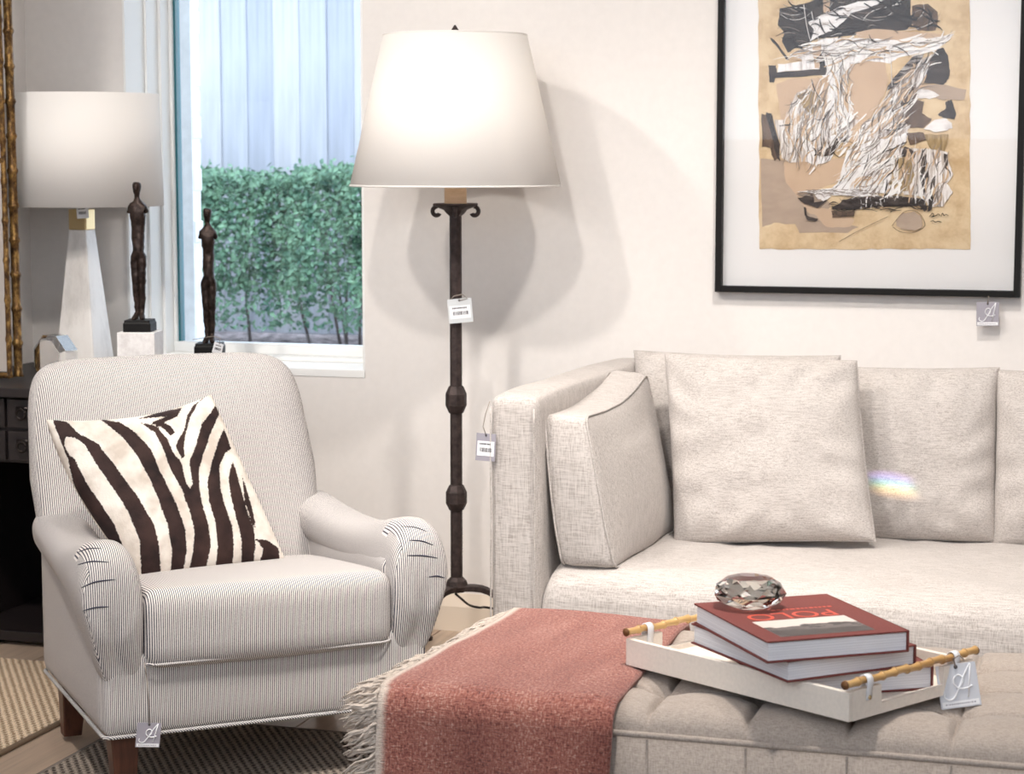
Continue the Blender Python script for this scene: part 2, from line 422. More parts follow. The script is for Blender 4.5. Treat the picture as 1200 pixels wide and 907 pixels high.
# ------------------------------------------------------------ rugs
def rug_mat(name, a, b_, pitch, rot):
    m_, t, b = nt(name); b.inputs['Roughness'].default_value = 0.95; b.inputs['Specular IOR Level'].default_value = 0.1
    v = coords(t, rot=(0, 0, rot))
    sp = N(t, 'ShaderNodeSeparateXYZ'); t.links.new(v, sp.inputs[0])
    wob = math2(t, 'MULTIPLY', math2(t, 'SUBTRACT', tnoise(t, coords(t), 60, 2), 0.5), 2.2)
    w1 = math2(t, 'SINE', math2(t, 'ADD', math2(t, 'MULTIPLY', sp.outputs[0], 2*PI/pitch), wob), 0)
    w2 = math2(t, 'SINE', math2(t, 'ADD', math2(t, 'MULTIPLY', sp.outputs[1], 2*PI/(pitch*1.1)), math2(t, 'MULTIPLY', math2(t, 'SIGN', w1, 0), 1.57)), 0)
    f = math2(t, 'ADD', math2(t, 'MULTIPLY', w1, 0.27), math2(t, 'ADD', math2(t, 'MULTIPLY', w2, 0.16), math2(t, 'MULTIPLY', tnoise(t, coords(t), 300, 2), 0.9)))
    t.links.new(ramp(t, f, [(0.1, lin(a)), (0.6, lin(b_)), (0.95, lin(tuple(min(255, q*1.1) for q in b_)))]), b.inputs['Base Color'])
    bump(t, b, f, 0.9, 0.004)
    return m_
RUG1 = R(-35); RUG2 = R(-35)
def rug(name, lab, mat, bind, x0, x1, y0, y1, th=0.012):
    r = thing(name, lab, 'rug', ((x0+x1)/2, (y0+y1)/2, 0))
    hx, hy = (x1-x0)/2, (y1-y0)/2
    MB().box(-hx+.006, hx-.006, -hy+.006, hy-.006, 0, th).build('weave', mat, r, bevel=0.004)
    mb = MB(); mb.tube([(-hx, -hy, th*.5), (hx, -hy, th*.5), (hx, hy, th*.5), (-hx, hy, th*.5), (-hx, -hy, th*.5)], th*.5, 8)
    mb.build('binding', bind, r, smooth=True)
rug('woven_rug', 'beige ribbed sisal rug in front of the black console', rug_mat('sisal_beige', (148, 122, 96), (222, 202, 176), 0.017, RUG1), plain('rug_binding_tan', (150, 130, 108), .9), XL+0.03, -2.352, 2.4, 4.59)
rug('woven_rug', 'dark grey ribbed rug under the striped armchair and ottoman', rug_mat('sisal_grey', (74, 66, 62), (158, 146, 134), 0.017, RUG2), plain('rug_binding_grey', (120, 110, 102), .9), -2.19, 1.2, 1.2, 4.2)

# ------------------------------------------------------------ tags
def strokes(mb, lines, w, h, r, y):
    for ln in lines:
        mb.tube([(x*w - w/2, y, z*h - h) for x, z in ln], r, 5)
def smoothline(pts, n=6):
    out = []
    for i in range(len(pts)-1):
        p0 = pts[max(i-1, 0)]; p1 = pts[i]; p2 = pts[i+1]; p3 = pts[min(i+2, len(pts)-1)]
        for k in range(n):
            t = k/n; out.append(tuple(0.5*(2*p1[a] + (p2[a]-p0[a])*t + (2*p0[a]-5*p1[a]+4*p2[a]-p3[a])*t*t + (3*p1[a]-p0[a]-3*p2[a]+p3[a])*t**3) for a in range(len(p1))))
    out.append(pts[-1]); return out
A_SCRIPT = [smoothline([(.14,.36),(.12,.27),(.22,.20),(.36,.24),(.50,.44),(.68,.74),(.86,.97)]),
            [(.86,.97),(.80,.66),(.70,.22)],
            smoothline([(.84,.47),(.66,.42),(.50,.45),(.40,.55),(.42,.68),(.52,.74),(.62,.69),(.62,.58),(.54,.48)])]
def price_tag(lab, top, w, h, yaw, style, hang, roll=0, card=None, cat='tag', lean=0):
    """top: world point at the card's top centre; hang: list of world points of the string above it"""
    r = thing('price_tag', lab, cat, top); r.rotation_euler = (lean, roll, yaw)
    card = card or M_CARDG; th = 0.0012
    MB().box(-w/2, w/2, 0, th, -h, 0).build('card', card, r, bevel=0.0003, seg=1)
    if style == 'A':
        MB().box(-w*.46, w*.46, -0.0004, 0, -h*.97, -h*.84).build('white_band', M_CARDW, r)
        mb = MB(); strokes(mb, A_SCRIPT, w, h, w*.022, -0.0006); mb.build('script_letter', M_CARDW, r, smooth=True)
        mb = MB(); x = -w*.38
        while x < w*.36:
            q = random.uniform(.01, .05)*w; mb.box(x, x+q, -0.0008, -0.0004, -h*.92, -h*.89); x += q + w*.02
        mb.build('small_print', M_CARDG, r)
    else:
        lw, l0, l1 = (w*.43, .28, .82) if style == 'sticker' else (w*.45, .1, .9)
        MB().box(-lw, lw, -0.0004, 0, -h*l1, -h*l0).build('sticker', M_CARDW, r)
        mb = MB(); x = -lw*.7
        zt = -h*(l0 + (l1-l0)*.45); zb = -h*(l0 + (l1-l0)*.72)
        while x < lw*.68:
            q = random.choice((.02, .03, .05))*w; mb.box(x, x+q, -0.0008, -0.0004, zb, zt); x += q + random.choice((.02, .03))*w
        mb.build('barcode', M_INK, r)
        mb = MB(); x = -lw*.75
        while x < lw*.6:
            q = random.uniform(.03, .09)*w; mb.box(x, x+q, -0.0008, -0.0004, -h*(l0+(l1-l0)*.24), -h*(l0+(l1-l0)*.14)); x += q + w*.02
        mb.build('small_print', M_INK, r)
    mb = MB(); mb.lathe([(0.0005, 0), (w*.045, 0)], 10); 
    e = MB(); e.loft([[(math.cos(a)*w*.05, -0.0009, -h*.07 + math.sin(a)*w*.05) for a in [2*PI*j/10 for j in range(10)]], [(math.cos(a)*w*.02, -0.0009, -h*.07 + math.sin(a)*w*.02) for a in [2*PI*j/10 for j in range(10)]]], cap=False)
    e.build('eyelet', M_INK, r)
    if hang:
        bpy.context.view_layer.update(); inv = r.matrix_world.inverted()
        pts = [inv @ Vector(p) for p in hang]
        MB().tube([Vector((0, -0.0012, -h*.07))] + pts, 0.0013 if w > .05 else 0.001, 5).build('string', M_STRING, r, smooth=True)
    return r

# ------------------------------------------------------------ console table
CX0, CX1, CY0, CY1, CZ = -3.05, -2.30, 4.6, 5.255, 0.715
con = thing('console_table', 'black wooden console with drawers standing behind the striped armchair', 'console table', ((CX0+CX1)/2, (CY0+CY1)/2, 0))
def cb(name, x0, x1, y0, y1, z0, z1, parent=con, mat=M_DARK, bev=0.003):
    cx, cy = (CX0+CX1)/2, (CY0+CY1)/2
    return MB().box(x0-cx, x1-cx, y0-cy, y1-cy, z0, z1).build(name, mat, parent, bevel=bev)
cb('table_top', CX0, CX1, CY0, CY1, CZ-0.025, CZ)
cb('case', CX0+.02, CX1-.02, CY0+.04, CY1-.02, 0.515, CZ-.025)
for sx in (CX0+.02, CX1-.06):
    for sy in (CY0+.04, CY1-.06): cb('leg', sx, sx+.04, sy, sy+.04, 0.0, 0.515)
cb('back_panel', CX0+.06, CX1-.06, CY1-.035, CY1-.022, 0.04, 0.515)
cb('side_panel', CX0+.028, CX0+.04, CY0+.08, CY1-.06, 0.04, 0.515); cb('side_panel', CX1-.04, CX1-.028, CY0+.08, CY1-.06, 0.04, 0.515)
cb('shelf', CX0+.03, CX1-.03, CY0+.15, CY1-.03, 0.012, 0.04)
M_PULL = plain('antique_pull', (52, 46, 44), 0.35, 0.8)
for row, (za, zb) in enumerate(((.608, .684), (.522, .600))):
    n = 3; wd = (CX1-CX0-.06)/n
    for k in range(n):
        x0 = CX0+.03+k*wd+.004; x1 = x0+wd-.008
        d = cb('drawer', x0, x1, CY0+.026, CY0+.04, za, zb)
        cx, cy = (CX0+CX1)/2, (CY0+CY1)/2
        pm_ = MB()
        px_ = (x0+x1)/2-cx if k else (-2.738-cx)
        zc = (za+zb)/2
        pm_.tube([(px_+.013*math.cos(a), CY0+.012-cy, zc+.013*math.sin(a)) for a in [2*PI*j/16 for j in range(17)]], .0035, 6)
        pm_.box(px_-.02, px_+.02, CY0+.022-cy, CY0+.026-cy, zc+.008, zc+.018)
        pm_.tube([(px_, CY0+.026-cy, zc+.013), (px_, CY0+.010-cy, zc+.013)], .005, 8)
        pm_.build('pull', M_PULL, d, smooth=True)

# ------------------------------------------------------------ bamboo framed mirror (stands on the console)
mir = thing('wall_mirror', 'gilt bamboo framed mirror standing on the console beside the alabaster lamp', 'mirror', (XL+.14, 4.74, CZ))
frame_dir = Vector((0.10, 0.02, 0))
def gilt():
    m_, t, b = nt('gilt_bamboo'); b.inputs['Roughness'].default_value = 0.42; b.inputs['Metallic'].default_value = 0.6
    f = tnoise(t, coords(t, (1, 1, .6)), 70, 4, .7)
    t.links.new(ramp(t, f, [(0.32, lin((40, 26, 14))), (0.5, lin((104, 74, 38))), (0.68, lin((178, 140, 80)))]), b.inputs['Base Color']); bump(t, b, f, .8, .004)
    return m_
M_GILT = gilt()
def bamboo(mb, p0, p1, r, n=9, ns=10):
    p0 = Vector(p0); p1 = Vector(p1); pts = []; rad = []
    for k in range(n):
        for t, q in ((0.02, 1.18), (0.1, .94), (.5, .9), (.9, .94), (.98, 1.18)):
            pts.append(p0.lerp(p1, (k+t)/n)); rad.append(r*q)
    return mb.tube(pts, rad, ns)
q0 = aty(22, 448, 4.74) - Vector(mir.location); q1 = aty(12, 455, 4.70) - Vector(mir.location)
q0.z = q1.z = 0
dirm = Vector((-0.235, -0.035, 0))
mb = MB(); bamboo(mb, q0 + Vector((0, 0, 0.012)), q0 + Vector((-.005, 0, 1.45)), .0125, 16); mb.build('stile', M_GILT, mir, smooth=True)
mb = MB(); bamboo(mb, q1 + Vector((0, 0, 0.012)), q1 + Vector((-.005, 0, 1.45)), .008, 14); mb.build('stile', M_GILT, mir, smooth=True)
q2 = q1 + dirm
mb = MB(); bamboo(mb, q2 + Vector((0, 0, 0.012)), q2 + Vector((-.005, 0, 1.45)), .0125, 16); mb.build('stile', M_GILT, mir, smooth=True)
for z in (.02, .578, 1.44):
    mb = MB(); bamboo(mb, q1 + Vector((0, 0, z)), q2 + Vector((0, 0, z)), .0085, 4); mb.build('rail', M_GILT, mir, smooth=True)
mb = MB(); nrm = Vector((0.035, -0.235, 0)).normalized()*.004
a, b_ = q1 - nrm, q2 - nrm
mb.add([a+Vector((0,0,.03)), b_+Vector((0,0,.03)), b_+Vector((0,0,1.44)), a+Vector((0,0,1.44))], [(0,1,2,3)]); mb.build('mirror_glass', M_MIRROR, mir, solid=0.003)

# ------------------------------------------------------------ table lamp
tl = thing('table_lamp', 'table lamp with tapered alabaster base and broad white shade', 'lamp', (-2.775, 5.02, CZ))
def alab():
    m_, t, b = nt('alabaster'); b.inputs['Roughness'].default_value = 0.3
    f = tnoise(t, coords(t, (1, 1, .4)), 9, 6, .7)
    t.links.new(ramp(t, f, [(0.3, lin((206, 200, 194))), (0.5, lin((236, 231, 226))), (0.8, lin((245, 242, 238)))]), b.inputs['Base Color'])
    b.inputs['Subsurface Weight'].default_value = 0.15; b.inputs['Subsurface Radius'].default_value = (.02, .02, .02)
    return m_
M_ALAB = alab()
mb = MB()
mb.loft([[(x*s, y*s, z) for x, y in rrect(.062, .062, .006, 2)] for s, z in ((1, 0), (1.0, .004), (.42, .39))])
mb.build('lamp_base', M_ALAB, tl, bevel=.002)
mb = MB(); mb.loft([[(x, y, z) for x, y in rrect(.027, .027, .004, 2)] for z in (.39, .446)]); mb.build('collar', M_BRASS, tl, bevel=.002)
mb = MB(); mb.lathe([(.012, .446), (.012, .462), (.006, .465), (.006, .74)], 16, cap=True); mb.build('socket', M_BRASS, tl, smooth=True)
mb = MB(); n = 48
pr = [(.222, .455), (.214, .757)]
mb.lathe(pr, n); mb.build('lamp_shade', M_SHADE, tl, smooth=True, solid=.003)
mb = MB()
for a in (0, 2.09, 4.19): mb.tube([(0, 0, .735), (.212*math.cos(a), .212*math.sin(a), .735)], .002, 6)
mb.build('shade_spider', M_BRASS, tl)
price_tag('small white tag hanging from the collar of the alabaster lamp', aty(96, 241, 4.93), .034, .034, R(6), 'full', [aty(100, 238, 4.955), aty(104, 236, 5.0)], R(-4), card=M_CARDW)

# ------------------------------------------------------------ crystal octagon
co = aty(66, 449, 4.74); co.z = CZ
cr = tag(MB().build('crystal_octagon', None), 'clear octagonal crystal block on the black console', 'crystal ornament')
mb = MB(); rr = .068; oc = [(rr*math.cos(R(22.5+45*k)), rr*math.sin(R(22.5+45*k))*1.0) for k in range(8)]
mb.loft([[(x*s, y, z*s + rr*.924) for x, z in oc] for y, s in ((-.03, .8), (-.02, 1), (.02, 1), (.03, .8))])
bpy.data.objects.remove(cr)
cr = tag(mb.build('crystal_octagon', crystal_mat('clear_crystal', 1.5)), 'clear octagonal crystal block on the black console', 'crystal ornament')
cr.location = co; cr.rotation_euler = (0, 0, R(-20))

# ------------------------------------------------------------ bronze figures
def marble():
    m_, t, b = nt('white_marble'); b.inputs['Roughness'].default_value = 0.3
    f = tnoise(t, coords(t), 30, 6, .7)
    t.links.new(ramp(t, f, [(0.3, lin((214, 208, 206))), (0.6, lin((240, 237, 235)))]), b.inputs['Base Color']); return m_
M_MARBLE = marble()
def figure(lab, base, rz, sc, female, blk_h, blk_w, blab):
    blk = tag(MB().box(-blk_w/2, blk_w/2, -blk_w/2, blk_w/2, 0, blk_h).build('marble_block', M_MARBLE, bevel=.002), blab, 'marble block', None)
    blk.location = (base[0], base[1], CZ); blk.rotation_euler = (0, 0, rz)
    r = thing('bronze_figure', lab, 'figurine', (base[0], base[1], CZ+blk_h), rz)
    h = .032*sc
    mb = MB(); mb.loft([[(x*s, y*s, z) for x, y in rrect(.038*sc, .038*sc, .002, 1)] for s, z in ((1, 0), (1, h*.72), (.93, h*.8), (.93, h))]); mb.build('plinth', M_BLACKFRAME, r, bevel=.0015)
    # body: one continuous skin, feet at plinth
    Ht = .385*sc; z0 = h
    V = []; E = []; RD = []
    def v(x, y, z, rx, ry=None): V.append((x*sc, y*sc, z0 + z*Ht)); RD.append((rx*sc, (ry or rx)*sc)); return len(V)-1
    pel = v(0, 0, .55, .0245 if female else .0225, .018)
    wst = v(0, .002, .645, .0150 if female else .0185, .013); chest = v(0, -.001, .735, .0215 if female else .025, .019 if female else .017); sh = v(0, .002, .795, .0165, .011)
    nk = v(0, -.001, .845, .0075); nk2 = v(0, -.003, .885, .008); hd = v(0, -.004, .925, .0135, .016); ht = v(0, -.002, .972, .0125, .014)
    for a, b_ in ((pel, wst), (wst, chest), (chest, sh), (sh, nk), (nk, nk2), (nk2, hd), (hd, ht)): E.append((a, b_))
    for s in (-1, 1):
        a1 = v(s*(.0185 if not female else .017), 0, .786, .0095); a2 = v(s*(.0255 if not female else .022), .001, .745, .0062)
        E += [(sh, a1), (a1, a2)]
        th = v(s*.0095, 0, .43, .0145); kn = v(s*.008, -.002, .26, .0112); ca = v(s*.007, .002, .18, .0108); an = v(s*.006, .002, .05, .0072); ft = v(s*.010, -.012, .014, .0085); to = v(s*.012, -.026, .004, .006)
        E += [(pel, th), (th, kn), (kn, ca), (ca, an), (an, ft), (ft, to)]
    me = bpy.data.meshes.new('body'); me.from_pydata(V, E, []); o = bpy.data.objects.new('body', me); COL.objects.link(o); o.parent = r
    me.materials.append(M_BRONZE)
    q = o.modifiers.new('skin', 'SKIN'); q.use_smooth_shade = True
    for i, d in enumerate(me.skin_vertices[0].data): d.radius = RD[i]; d.use_root = (i == 0)
    q = o.modifiers.new('sub', 'SUBSURF'); q.levels = 2; q.render_levels = 2
    tx = bpy.data.textures.new('bronze_lumps', 'CLOUDS'); tx.noise_scale = .012
    q = o.modifiers.new('lumps', 'DISPLACE'); q.texture = tx; q.strength = .006*sc; q.mid_level = .5
    # face: brow/nose ridge
    mb = MB(); zf = z0 + .925*Ht
    mb.tube([(0, -.0175*sc, zf+.008*sc), (0, -.022*sc, zf-.001*sc), (0, -.0175*sc, zf-.003*sc)], [.002*sc, .003*sc, .002*sc], 6)
    mb.build('nose', M_BRONZE, r, smooth=True)
    return r
p1 = aty(164, 388, 4.76)
figure('tall bronze male figure on the higher marble block', (p1.x, p1.y), R(14), .95, False, p1.z-CZ, .098, 'higher white marble block under the bronze male figure')
p2 = aty(246, 415, 5.17)
figure('bronze female figure on the low marble block by the window', (p2.x, p2.y), R(16), 1.0, True, p2.z-CZ, .088, 'low white marble slab under the bronze female figure')
price_tag('pale tag tied round the ankles of the bronze female figure', aty(257, 402, 5.13), .03, .03, R(55), 'full', [aty(258, 396, 5.13), aty(250, 394, 5.13), aty(238, 396, 5.13), aty(226, 398, 5.14)], R(18), card=M_CARDW)

# ------------------------------------------------------------ floor lamp
LX, LY = -1.682, 4.976
lamp = thing('floor_lamp', 'tall wrought iron floor lamp with white tapered shade', 'lamp', (LX, LY, 0))
mb = MB(); mb.lathe([(.268, 1.229), (.181, 1.609)], 64); mb.build('lamp_shade', M_SHADE, lamp, smooth=True, solid=.003)
for rr, zz in ((.268, 1.230), (.181, 1.608)):
    mb = MB(); mb.tube([(rr*math.cos(2*PI*k/64), rr*math.sin(2*PI*k/64), zz) for k in range(65)], .0028, 6); mb.build('shade_trim', M_SHADE, lamp, smooth=True)
mb = MB()
for a in (.4, .4+2.094, .4+4.189): mb.tube([(0, 0, 1.602), (.18*math.cos(a), .18*math.sin(a), 1.600)], .0022, 6)
mb.build('shade_spider', M_IRON, lamp, smooth=True)
mb = MB(); mb.lathe([(.006, 1.24), (.006, 1.60), (.012, 1.604), (.016, 1.612), (.002, 1.634)], 12, cap=True); mb.build('finial', M_IRON, lamp, smooth=True)
mb = MB(); mb.lathe([(.0285, 1.18), (.0285, 1.262), (.0, 1.262)], 24); mb.build('candle_sleeve', wood('wax_wood', (196, 162, 128), (222, 192, 160), (10, 10, 40), .6), lamp, smooth=True)
mb = MB(); mb.lathe([(.012, 1.26), (.014, 1.30), (.03, 1.34), (.03, 1.37), (.012, 1.40)], 16, cap=True); mb.build('bulb', plain('bulb_glass', (240, 236, 228), .2), lamp, smooth=True)
mb = MB(); n = 16
mb.loft([[(r*math.cos(2*PI*k/n)*(1 + (.12 if k % 4 == 2 else 0)), r*math.sin(2*PI*k/n)*(1 + (.12 if k % 4 == 2 else 0)), z) for k in range(n)] for r, z in ((.015, 1.152), (.024, 1.160), (.03, 1.168), (.052, 1.177), (.058, 1.181), (.056, 1.185), (.01, 1.183))])
mb.build('bobeche', M_IRON, lamp, smooth=False, bevel=.001)
for k in range(4):
    a = R(17+90*k+0); d = Vector((math.cos(a), math.sin(a), 0)); mb = MB(); pts = []
    for j in range(15):
        t = j/14*4.2; rr = .0145*(1-.13*t); pts.append(d*(.047 + rr*math.sin(t)) + Vector((0, 0, 1.177 - .0145 + rr*math.cos(t))))
    mb.tube(pts, .0055, 8); mb.build('scroll', M_IRON, lamp, smooth=True)
def octo(mb, prof): return mb.lathe(prof, 8, ph=R(22.5), cap=True)
mb = MB(); octo(mb, [(.0158, .19), (.0158, 1.156)]); mb.build('pole', M_IRON, lamp, bevel=.001)
for zc, hh in ((.680, .036), (.424, .034)):
    mb = MB(); octo(mb, [(.016, zc-hh), (.019, zc-hh*.95), (.0275, zc-hh*.42), (.0275, zc+hh*.42), (.019, zc+hh*.95), (.016, zc+hh)]); mb.build('knop', M_IRON, lamp)
mb = MB(); octo(mb, [(.016, .215), (.026, .205), (.03, .19), (.024, .176)]); mb.build('pole_foot', M_IRON, lamp)
for a in (R(12), R(132), R(252)):
    d = Vector((math.cos(a), math.sin(a), 0)); side = Vector((-d.y, d.x, 0)); rings = []
    for j in range(13):
        t = j/12; rr = .012 + .205*t; z = .186 - .17*max(0, (t-.18)/.82)**1.9
        w = .017 - .004*t; th = .0075
        c = d*rr + Vector((0, 0, z)); rings.append([c - side*w - Vector((0,0,th)), c + side*w - Vector((0,0,th)), c + side*w + Vector((0,0,th)), c - side*w + Vector((0,0,th))])
    mb = MB(); mb.loft(rings); mb.build('leg', M_IRON, lamp, smooth=False, bevel=.002)
    mb = MB(); mb.lathe([(.02, 0), (.022, .006), (.014, .014)], 12, c=(d.x*.217, d.y*.217), cap=True); mb.build('foot_pad', M_IRON, lamp, smooth=True)
bl = bpy.data.lights.new('shade_fill_light', 'POINT'); bl.energy = 1.3; bl.color = (1, .96, .90); bl.shadow_soft_size = .03  # added inside the unlit floor lamp to even out its shade
blo = bpy.data.objects.new('shade_fill_light', bl); COL.objects.link(blo); blo.location = (LX, LY, 1.45)
cpts = [aty(534, 696, LY), aty(541, 702, LY+.05), aty(550, 709, LY+.12), aty(562, 712, LY+.17), aty(578, 713, WY-.06), Vector((-1.45, WY-.04, .05)), Vector((-1.3, WY-.04, .012))]
cpts = smoothline([tuple(p) for p in cpts], 5)
mb = MB(); mb.tube([Vector(p)-Vector((LX, LY, 0)) for p in cpts], .0032, 8); mb.build('power_cord', M_CABLE, lamp, smooth=True)
price_tag('pale grey barcode tag on the pole of the floor lamp', aty(538, 350, LY-.024), .062, .062, R(17), 'sticker', [aty(548, 350, LY-.019), aty(542, 345, LY-.019), aty(532, 347, LY-.02), aty(525, 354, LY-.012)], R(-5), card=plain('tag_pale', (205, 208, 210), .6))

# ------------------------------------------------------------ striped armchair
CHA = R(41); CHO = atz(123, 867, .15); CHO.z = 0
CH1 = Vector((math.cos(CHA), math.sin(CHA), 0)); CH2 = Vector((-math.sin(CHA), math.cos(CHA), 0))
def chw(x, y, z): return CHO + CH1*x + CH2*y + Vector((0, 0, z))
chair = thing('armchair', 'cream and navy ticking striped rolled-arm armchair with dark wooden legs', 'armchair', CHO, CHA)
CW = .69; CC = CW/2
# base rail
mb = MB(); cube_soft(mb, (CC, .305, .235), (CC, .305, .085), .018, 20)
o = mb.build('seat_base', M_TICK, chair, smooth=True, weld=True); set_uv(o, lambda c: (c.x - c.y, c.z))
# outer side panels below the arms
for s in (0, 1):
    x0 = -0.003 if s == 0 else CW-.043
    mb = MB(); cube_soft(mb, (x0+.023 + (.022 if s == 0 else -.022), .315, .31), (.045, .292, .155), .014, 14)
    o = mb.build('side_panel', M_TICK, chair, smooth=True, weld=True); set_uv(o, lambda c, q=s: (c.y + (c.x if q else -c.x), c.z))
# arms
def arm(side):
    st = [(.68, .062, .405, .520), (.60, .062, .405, .512), (.52, .062, .403, .504), (.44, .062, .402, .499), (.36, .063, .400, .497), (.28, .065, .400, .500), (.2, .067, .398, .511), (.15, .068, .392, .523), (.11, .068, .36, .534), (.08, .068, .31, .540), (.05, .068, .268, .544),
          (.02, .0675, .260, .540), (.0, .0655, .260, .530), (-.014, .062, .261, .514), (-.022, .055, .264, .49), (-.026, .040, .272, .45), (-.027, .015, .30, .40)]
    mb = MB(); n = 36; rings = []
    for (y, hw, zb, zt) in st:
        ring = []; zc = (zb+zt)/2; hz = (zt-zb)/2
        fr_ = max(0, min(1, (.13-y)/.08))
        for j in range(n):
            a = 2*PI*j/n
            ca, sa = math.cos(a), math.sin(a)
            e_ = .78 if sa > 0 else (.78 - .48*fr_)
            x = hw*sgnpow(ca, e_); z = hz*sgnpow(sa, e_)
            v = (z/hz+1)/2                     # 0 bottom .. 1 top
            k0 = max(0, 1 - v*1.7); xo0 = x*(1-.1*k0) if x > 0 else x*(1-.12*k0)
            k1 = max(0, (.70-v)/.70); xo1 = x if x > 0 else x*(1-.75*k1**1.3)
            ring.append((xo0*(1-fr_)+xo1*fr_ + .028*max(0, min(1, (y-.1)/.5)), y + (.026*max(0, (.55-v)/.55)**1.2 if y < .03 else 0), zc+z))
        rings.append(ring)
    mb.loft(rings)
    xc = .0175
    mb.v = [((xc + x) if side == 0 else (CW - xc - x), y, z) for x, y, z in mb.v]
    o = mb.build('arm', M_TICK, chair, smooth=True, weld=True, sub=1)
    me = o.data; uv = me.uv_layers.new(name='UVMap')
    for p in me.polygons:
        fy = sum(me.vertices[i].co.y for i in p.vertices)/len(p.vertices)
        for li in p.loop_indices:
            c = me.vertices[me.loops[li].vertex_index].co
            nn = p.normal; uv.data[li].uv = (c.x, c.z) if (fy < .09 and (abs(nn.y) > .55 or nn.z > .45)) else (c.y + c.x*.3, c.z)
    # gathered pleats over the arm front: crease shade drawn as thin dark tubes
    from mathutils.bvhtree import BVHTree
    bpy.context.view_layer.update()
    dg = bpy.context.evaluated_depsgraph_get(); bv = BVHTree.FromObject(o, dg); mw2 = o.matrix_world; iv = mw2.inverted()
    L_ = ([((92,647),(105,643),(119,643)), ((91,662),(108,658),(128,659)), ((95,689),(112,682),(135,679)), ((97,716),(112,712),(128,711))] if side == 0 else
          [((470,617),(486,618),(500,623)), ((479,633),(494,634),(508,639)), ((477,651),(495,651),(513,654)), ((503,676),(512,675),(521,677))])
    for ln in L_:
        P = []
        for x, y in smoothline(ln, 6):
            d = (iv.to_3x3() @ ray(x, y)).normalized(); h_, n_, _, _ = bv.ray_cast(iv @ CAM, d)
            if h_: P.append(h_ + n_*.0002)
        if len(P) > 3: MB().tube(P, [.0004+.0011*math.sin(PI*(k+.5)/len(P)) for k in range(len(P))], 5).build('pleat_shade', plain_navy, o, smooth=True)
    return o
plain_navy = plain('pleat_crease_shade', (58, 58, 72), .9)
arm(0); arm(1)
# seat cushion
def seatfn(w, u):
    w = w.copy(); k = max(0, (w.y+.02)/.5); w.z -= (.055*k if u.z > 0 else .0); w.z += .014*(1-u.x**4)*(1-abs(u.y)**3) * (1 if u.z > 0 else 0.1); w.y -= .012*(1-u.x**2) if u.y < 0 else 0
    return w
mb = MB(); cube_soft(mb, (CC, .242, .364), (.266, .262, .083), .038, 26, seatfn)
o = mb.build('seat_cushion', M_TICK, chair, smooth=True, weld=True); set_uv(o, lambda c: (c.x, c.z + c.y))
for zz in (.296,):
    hx, hy = .2635, .2595
    pts = [(CC + x*1.0, .242 + y - (.012*(1-(x/hx)**2) if y < 0 else 0), zz) for x, y in rrect(hx, hy, .03, 6)]; pts.append(pts[0])
    p2_ = MB().tube(pts, .0028, 6).build('cushion_piping', M_TICK, o, smooth=True); set_uv(p2_, lambda c: ((c.x+c.y)*1.5, c.z))
# backrest: rounded slab, reclined
def backrest():
    mb = MB(); NS, NA = 14, 64; zc, hz, hx = .575, .258, .335
    def outl(a):
        ca, sa = math.cos(a), math.sin(a)
        e = .24 if sa > 0 else .2
        x = hx*sgnpow(ca, e); z = hz*sgnpow(sa, e)
        v = (z/hz)
        x *= (1 - .075*max(0, v)**1.5) if v > 0 else (1 - .05*(-v))
        if sa > 0: z += 0
        return x, z + (.006*(1-(x/hx)**2) if v > .8 else 0)
    def rec(z): return .52 + (z-.40)*.42
    for sg in (-1, 1):
        rings = []
        for i in range(NS+1):
            s = math.sin(i/NS*PI/2)
            prof = (1 - s**7)**.42
            ring = []
            for j in range(NA):
                x, z = outl(2*PI*j/NA)
                th = .075*prof + (.02*(1-s*s) if sg < 0 else .0)
                zz = zc + z*s
                ring.append((CC - .019 + x*s, rec(zz) + .075 + sg*th, zz))
            rings.append(ring)
        rings[0] = [(p[0]*.999+.001*CC, p[1], p[2]) for p in rings[0]]
        mb.loft(rings if sg > 0 else rings, cap=False)
    o = mb.build('backrest', M_TICK, chair, smooth=True, weld=True); set_uv(o, lambda c: (c.x + math.copysign(max(0, c.y-rec(c.z)-.045), c.x-CC), c.z))
    return o
backrest()
# rear outside back below the slab
mb = MB(); cube_soft(mb, (CC-.012, .60, .30), (.330, .05, .145), .025, 12)
o = mb.build('outside_back', M_TICK, chair, smooth=True, weld=True); set_uv(o, lambda c: (c.x, c.z))
# piping round the bottom of the base
pts = [(CC+x, .305+y, .152) for x, y in rrect(CC+.001, .306, .018, 5)]; pts.append(pts[0])
mw, tw, bw = nt('twisted_piping'); bw.inputs['Roughness'].default_value = .9
sp = N(tw, 'ShaderNodeSeparateXYZ'); tw.links.new(coords(tw), sp.inputs[0])
fw_ = math2(tw, 'SINE', math2(tw, 'MULTIPLY', math2(tw, 'ADD', math2(tw, 'ADD', sp.outputs[0], sp.outputs[1]), sp.outputs[2]), 1100), 0)
tw.links.new(ramp(tw, fw_, [(.1, lin((80, 78, 88))), (.45, lin((236, 232, 226)))]), bw.inputs['Base Color'])
MB().tube(pts, .0042, 8).build('base_piping', mw, chair, smooth=True)
for (lx, ly, dx, dy) in ((.045, .045, 0, -.004), (CW-.045, .045, 0, -.004), (.045, .515, 0, .035), (CW-.045, .515, 0, .035)):
    mb = MB(); mb.loft([[(lx + x*s + dx*(1-t), ly + y*s + dy*(1-t), z) for x, y in rrect(.030, .030, .003, 1)] for s, z, t in ((.66, .0125, 0), (1, .16, 1))])
    mb.build('leg', M_LEG, chair, bevel=.001)
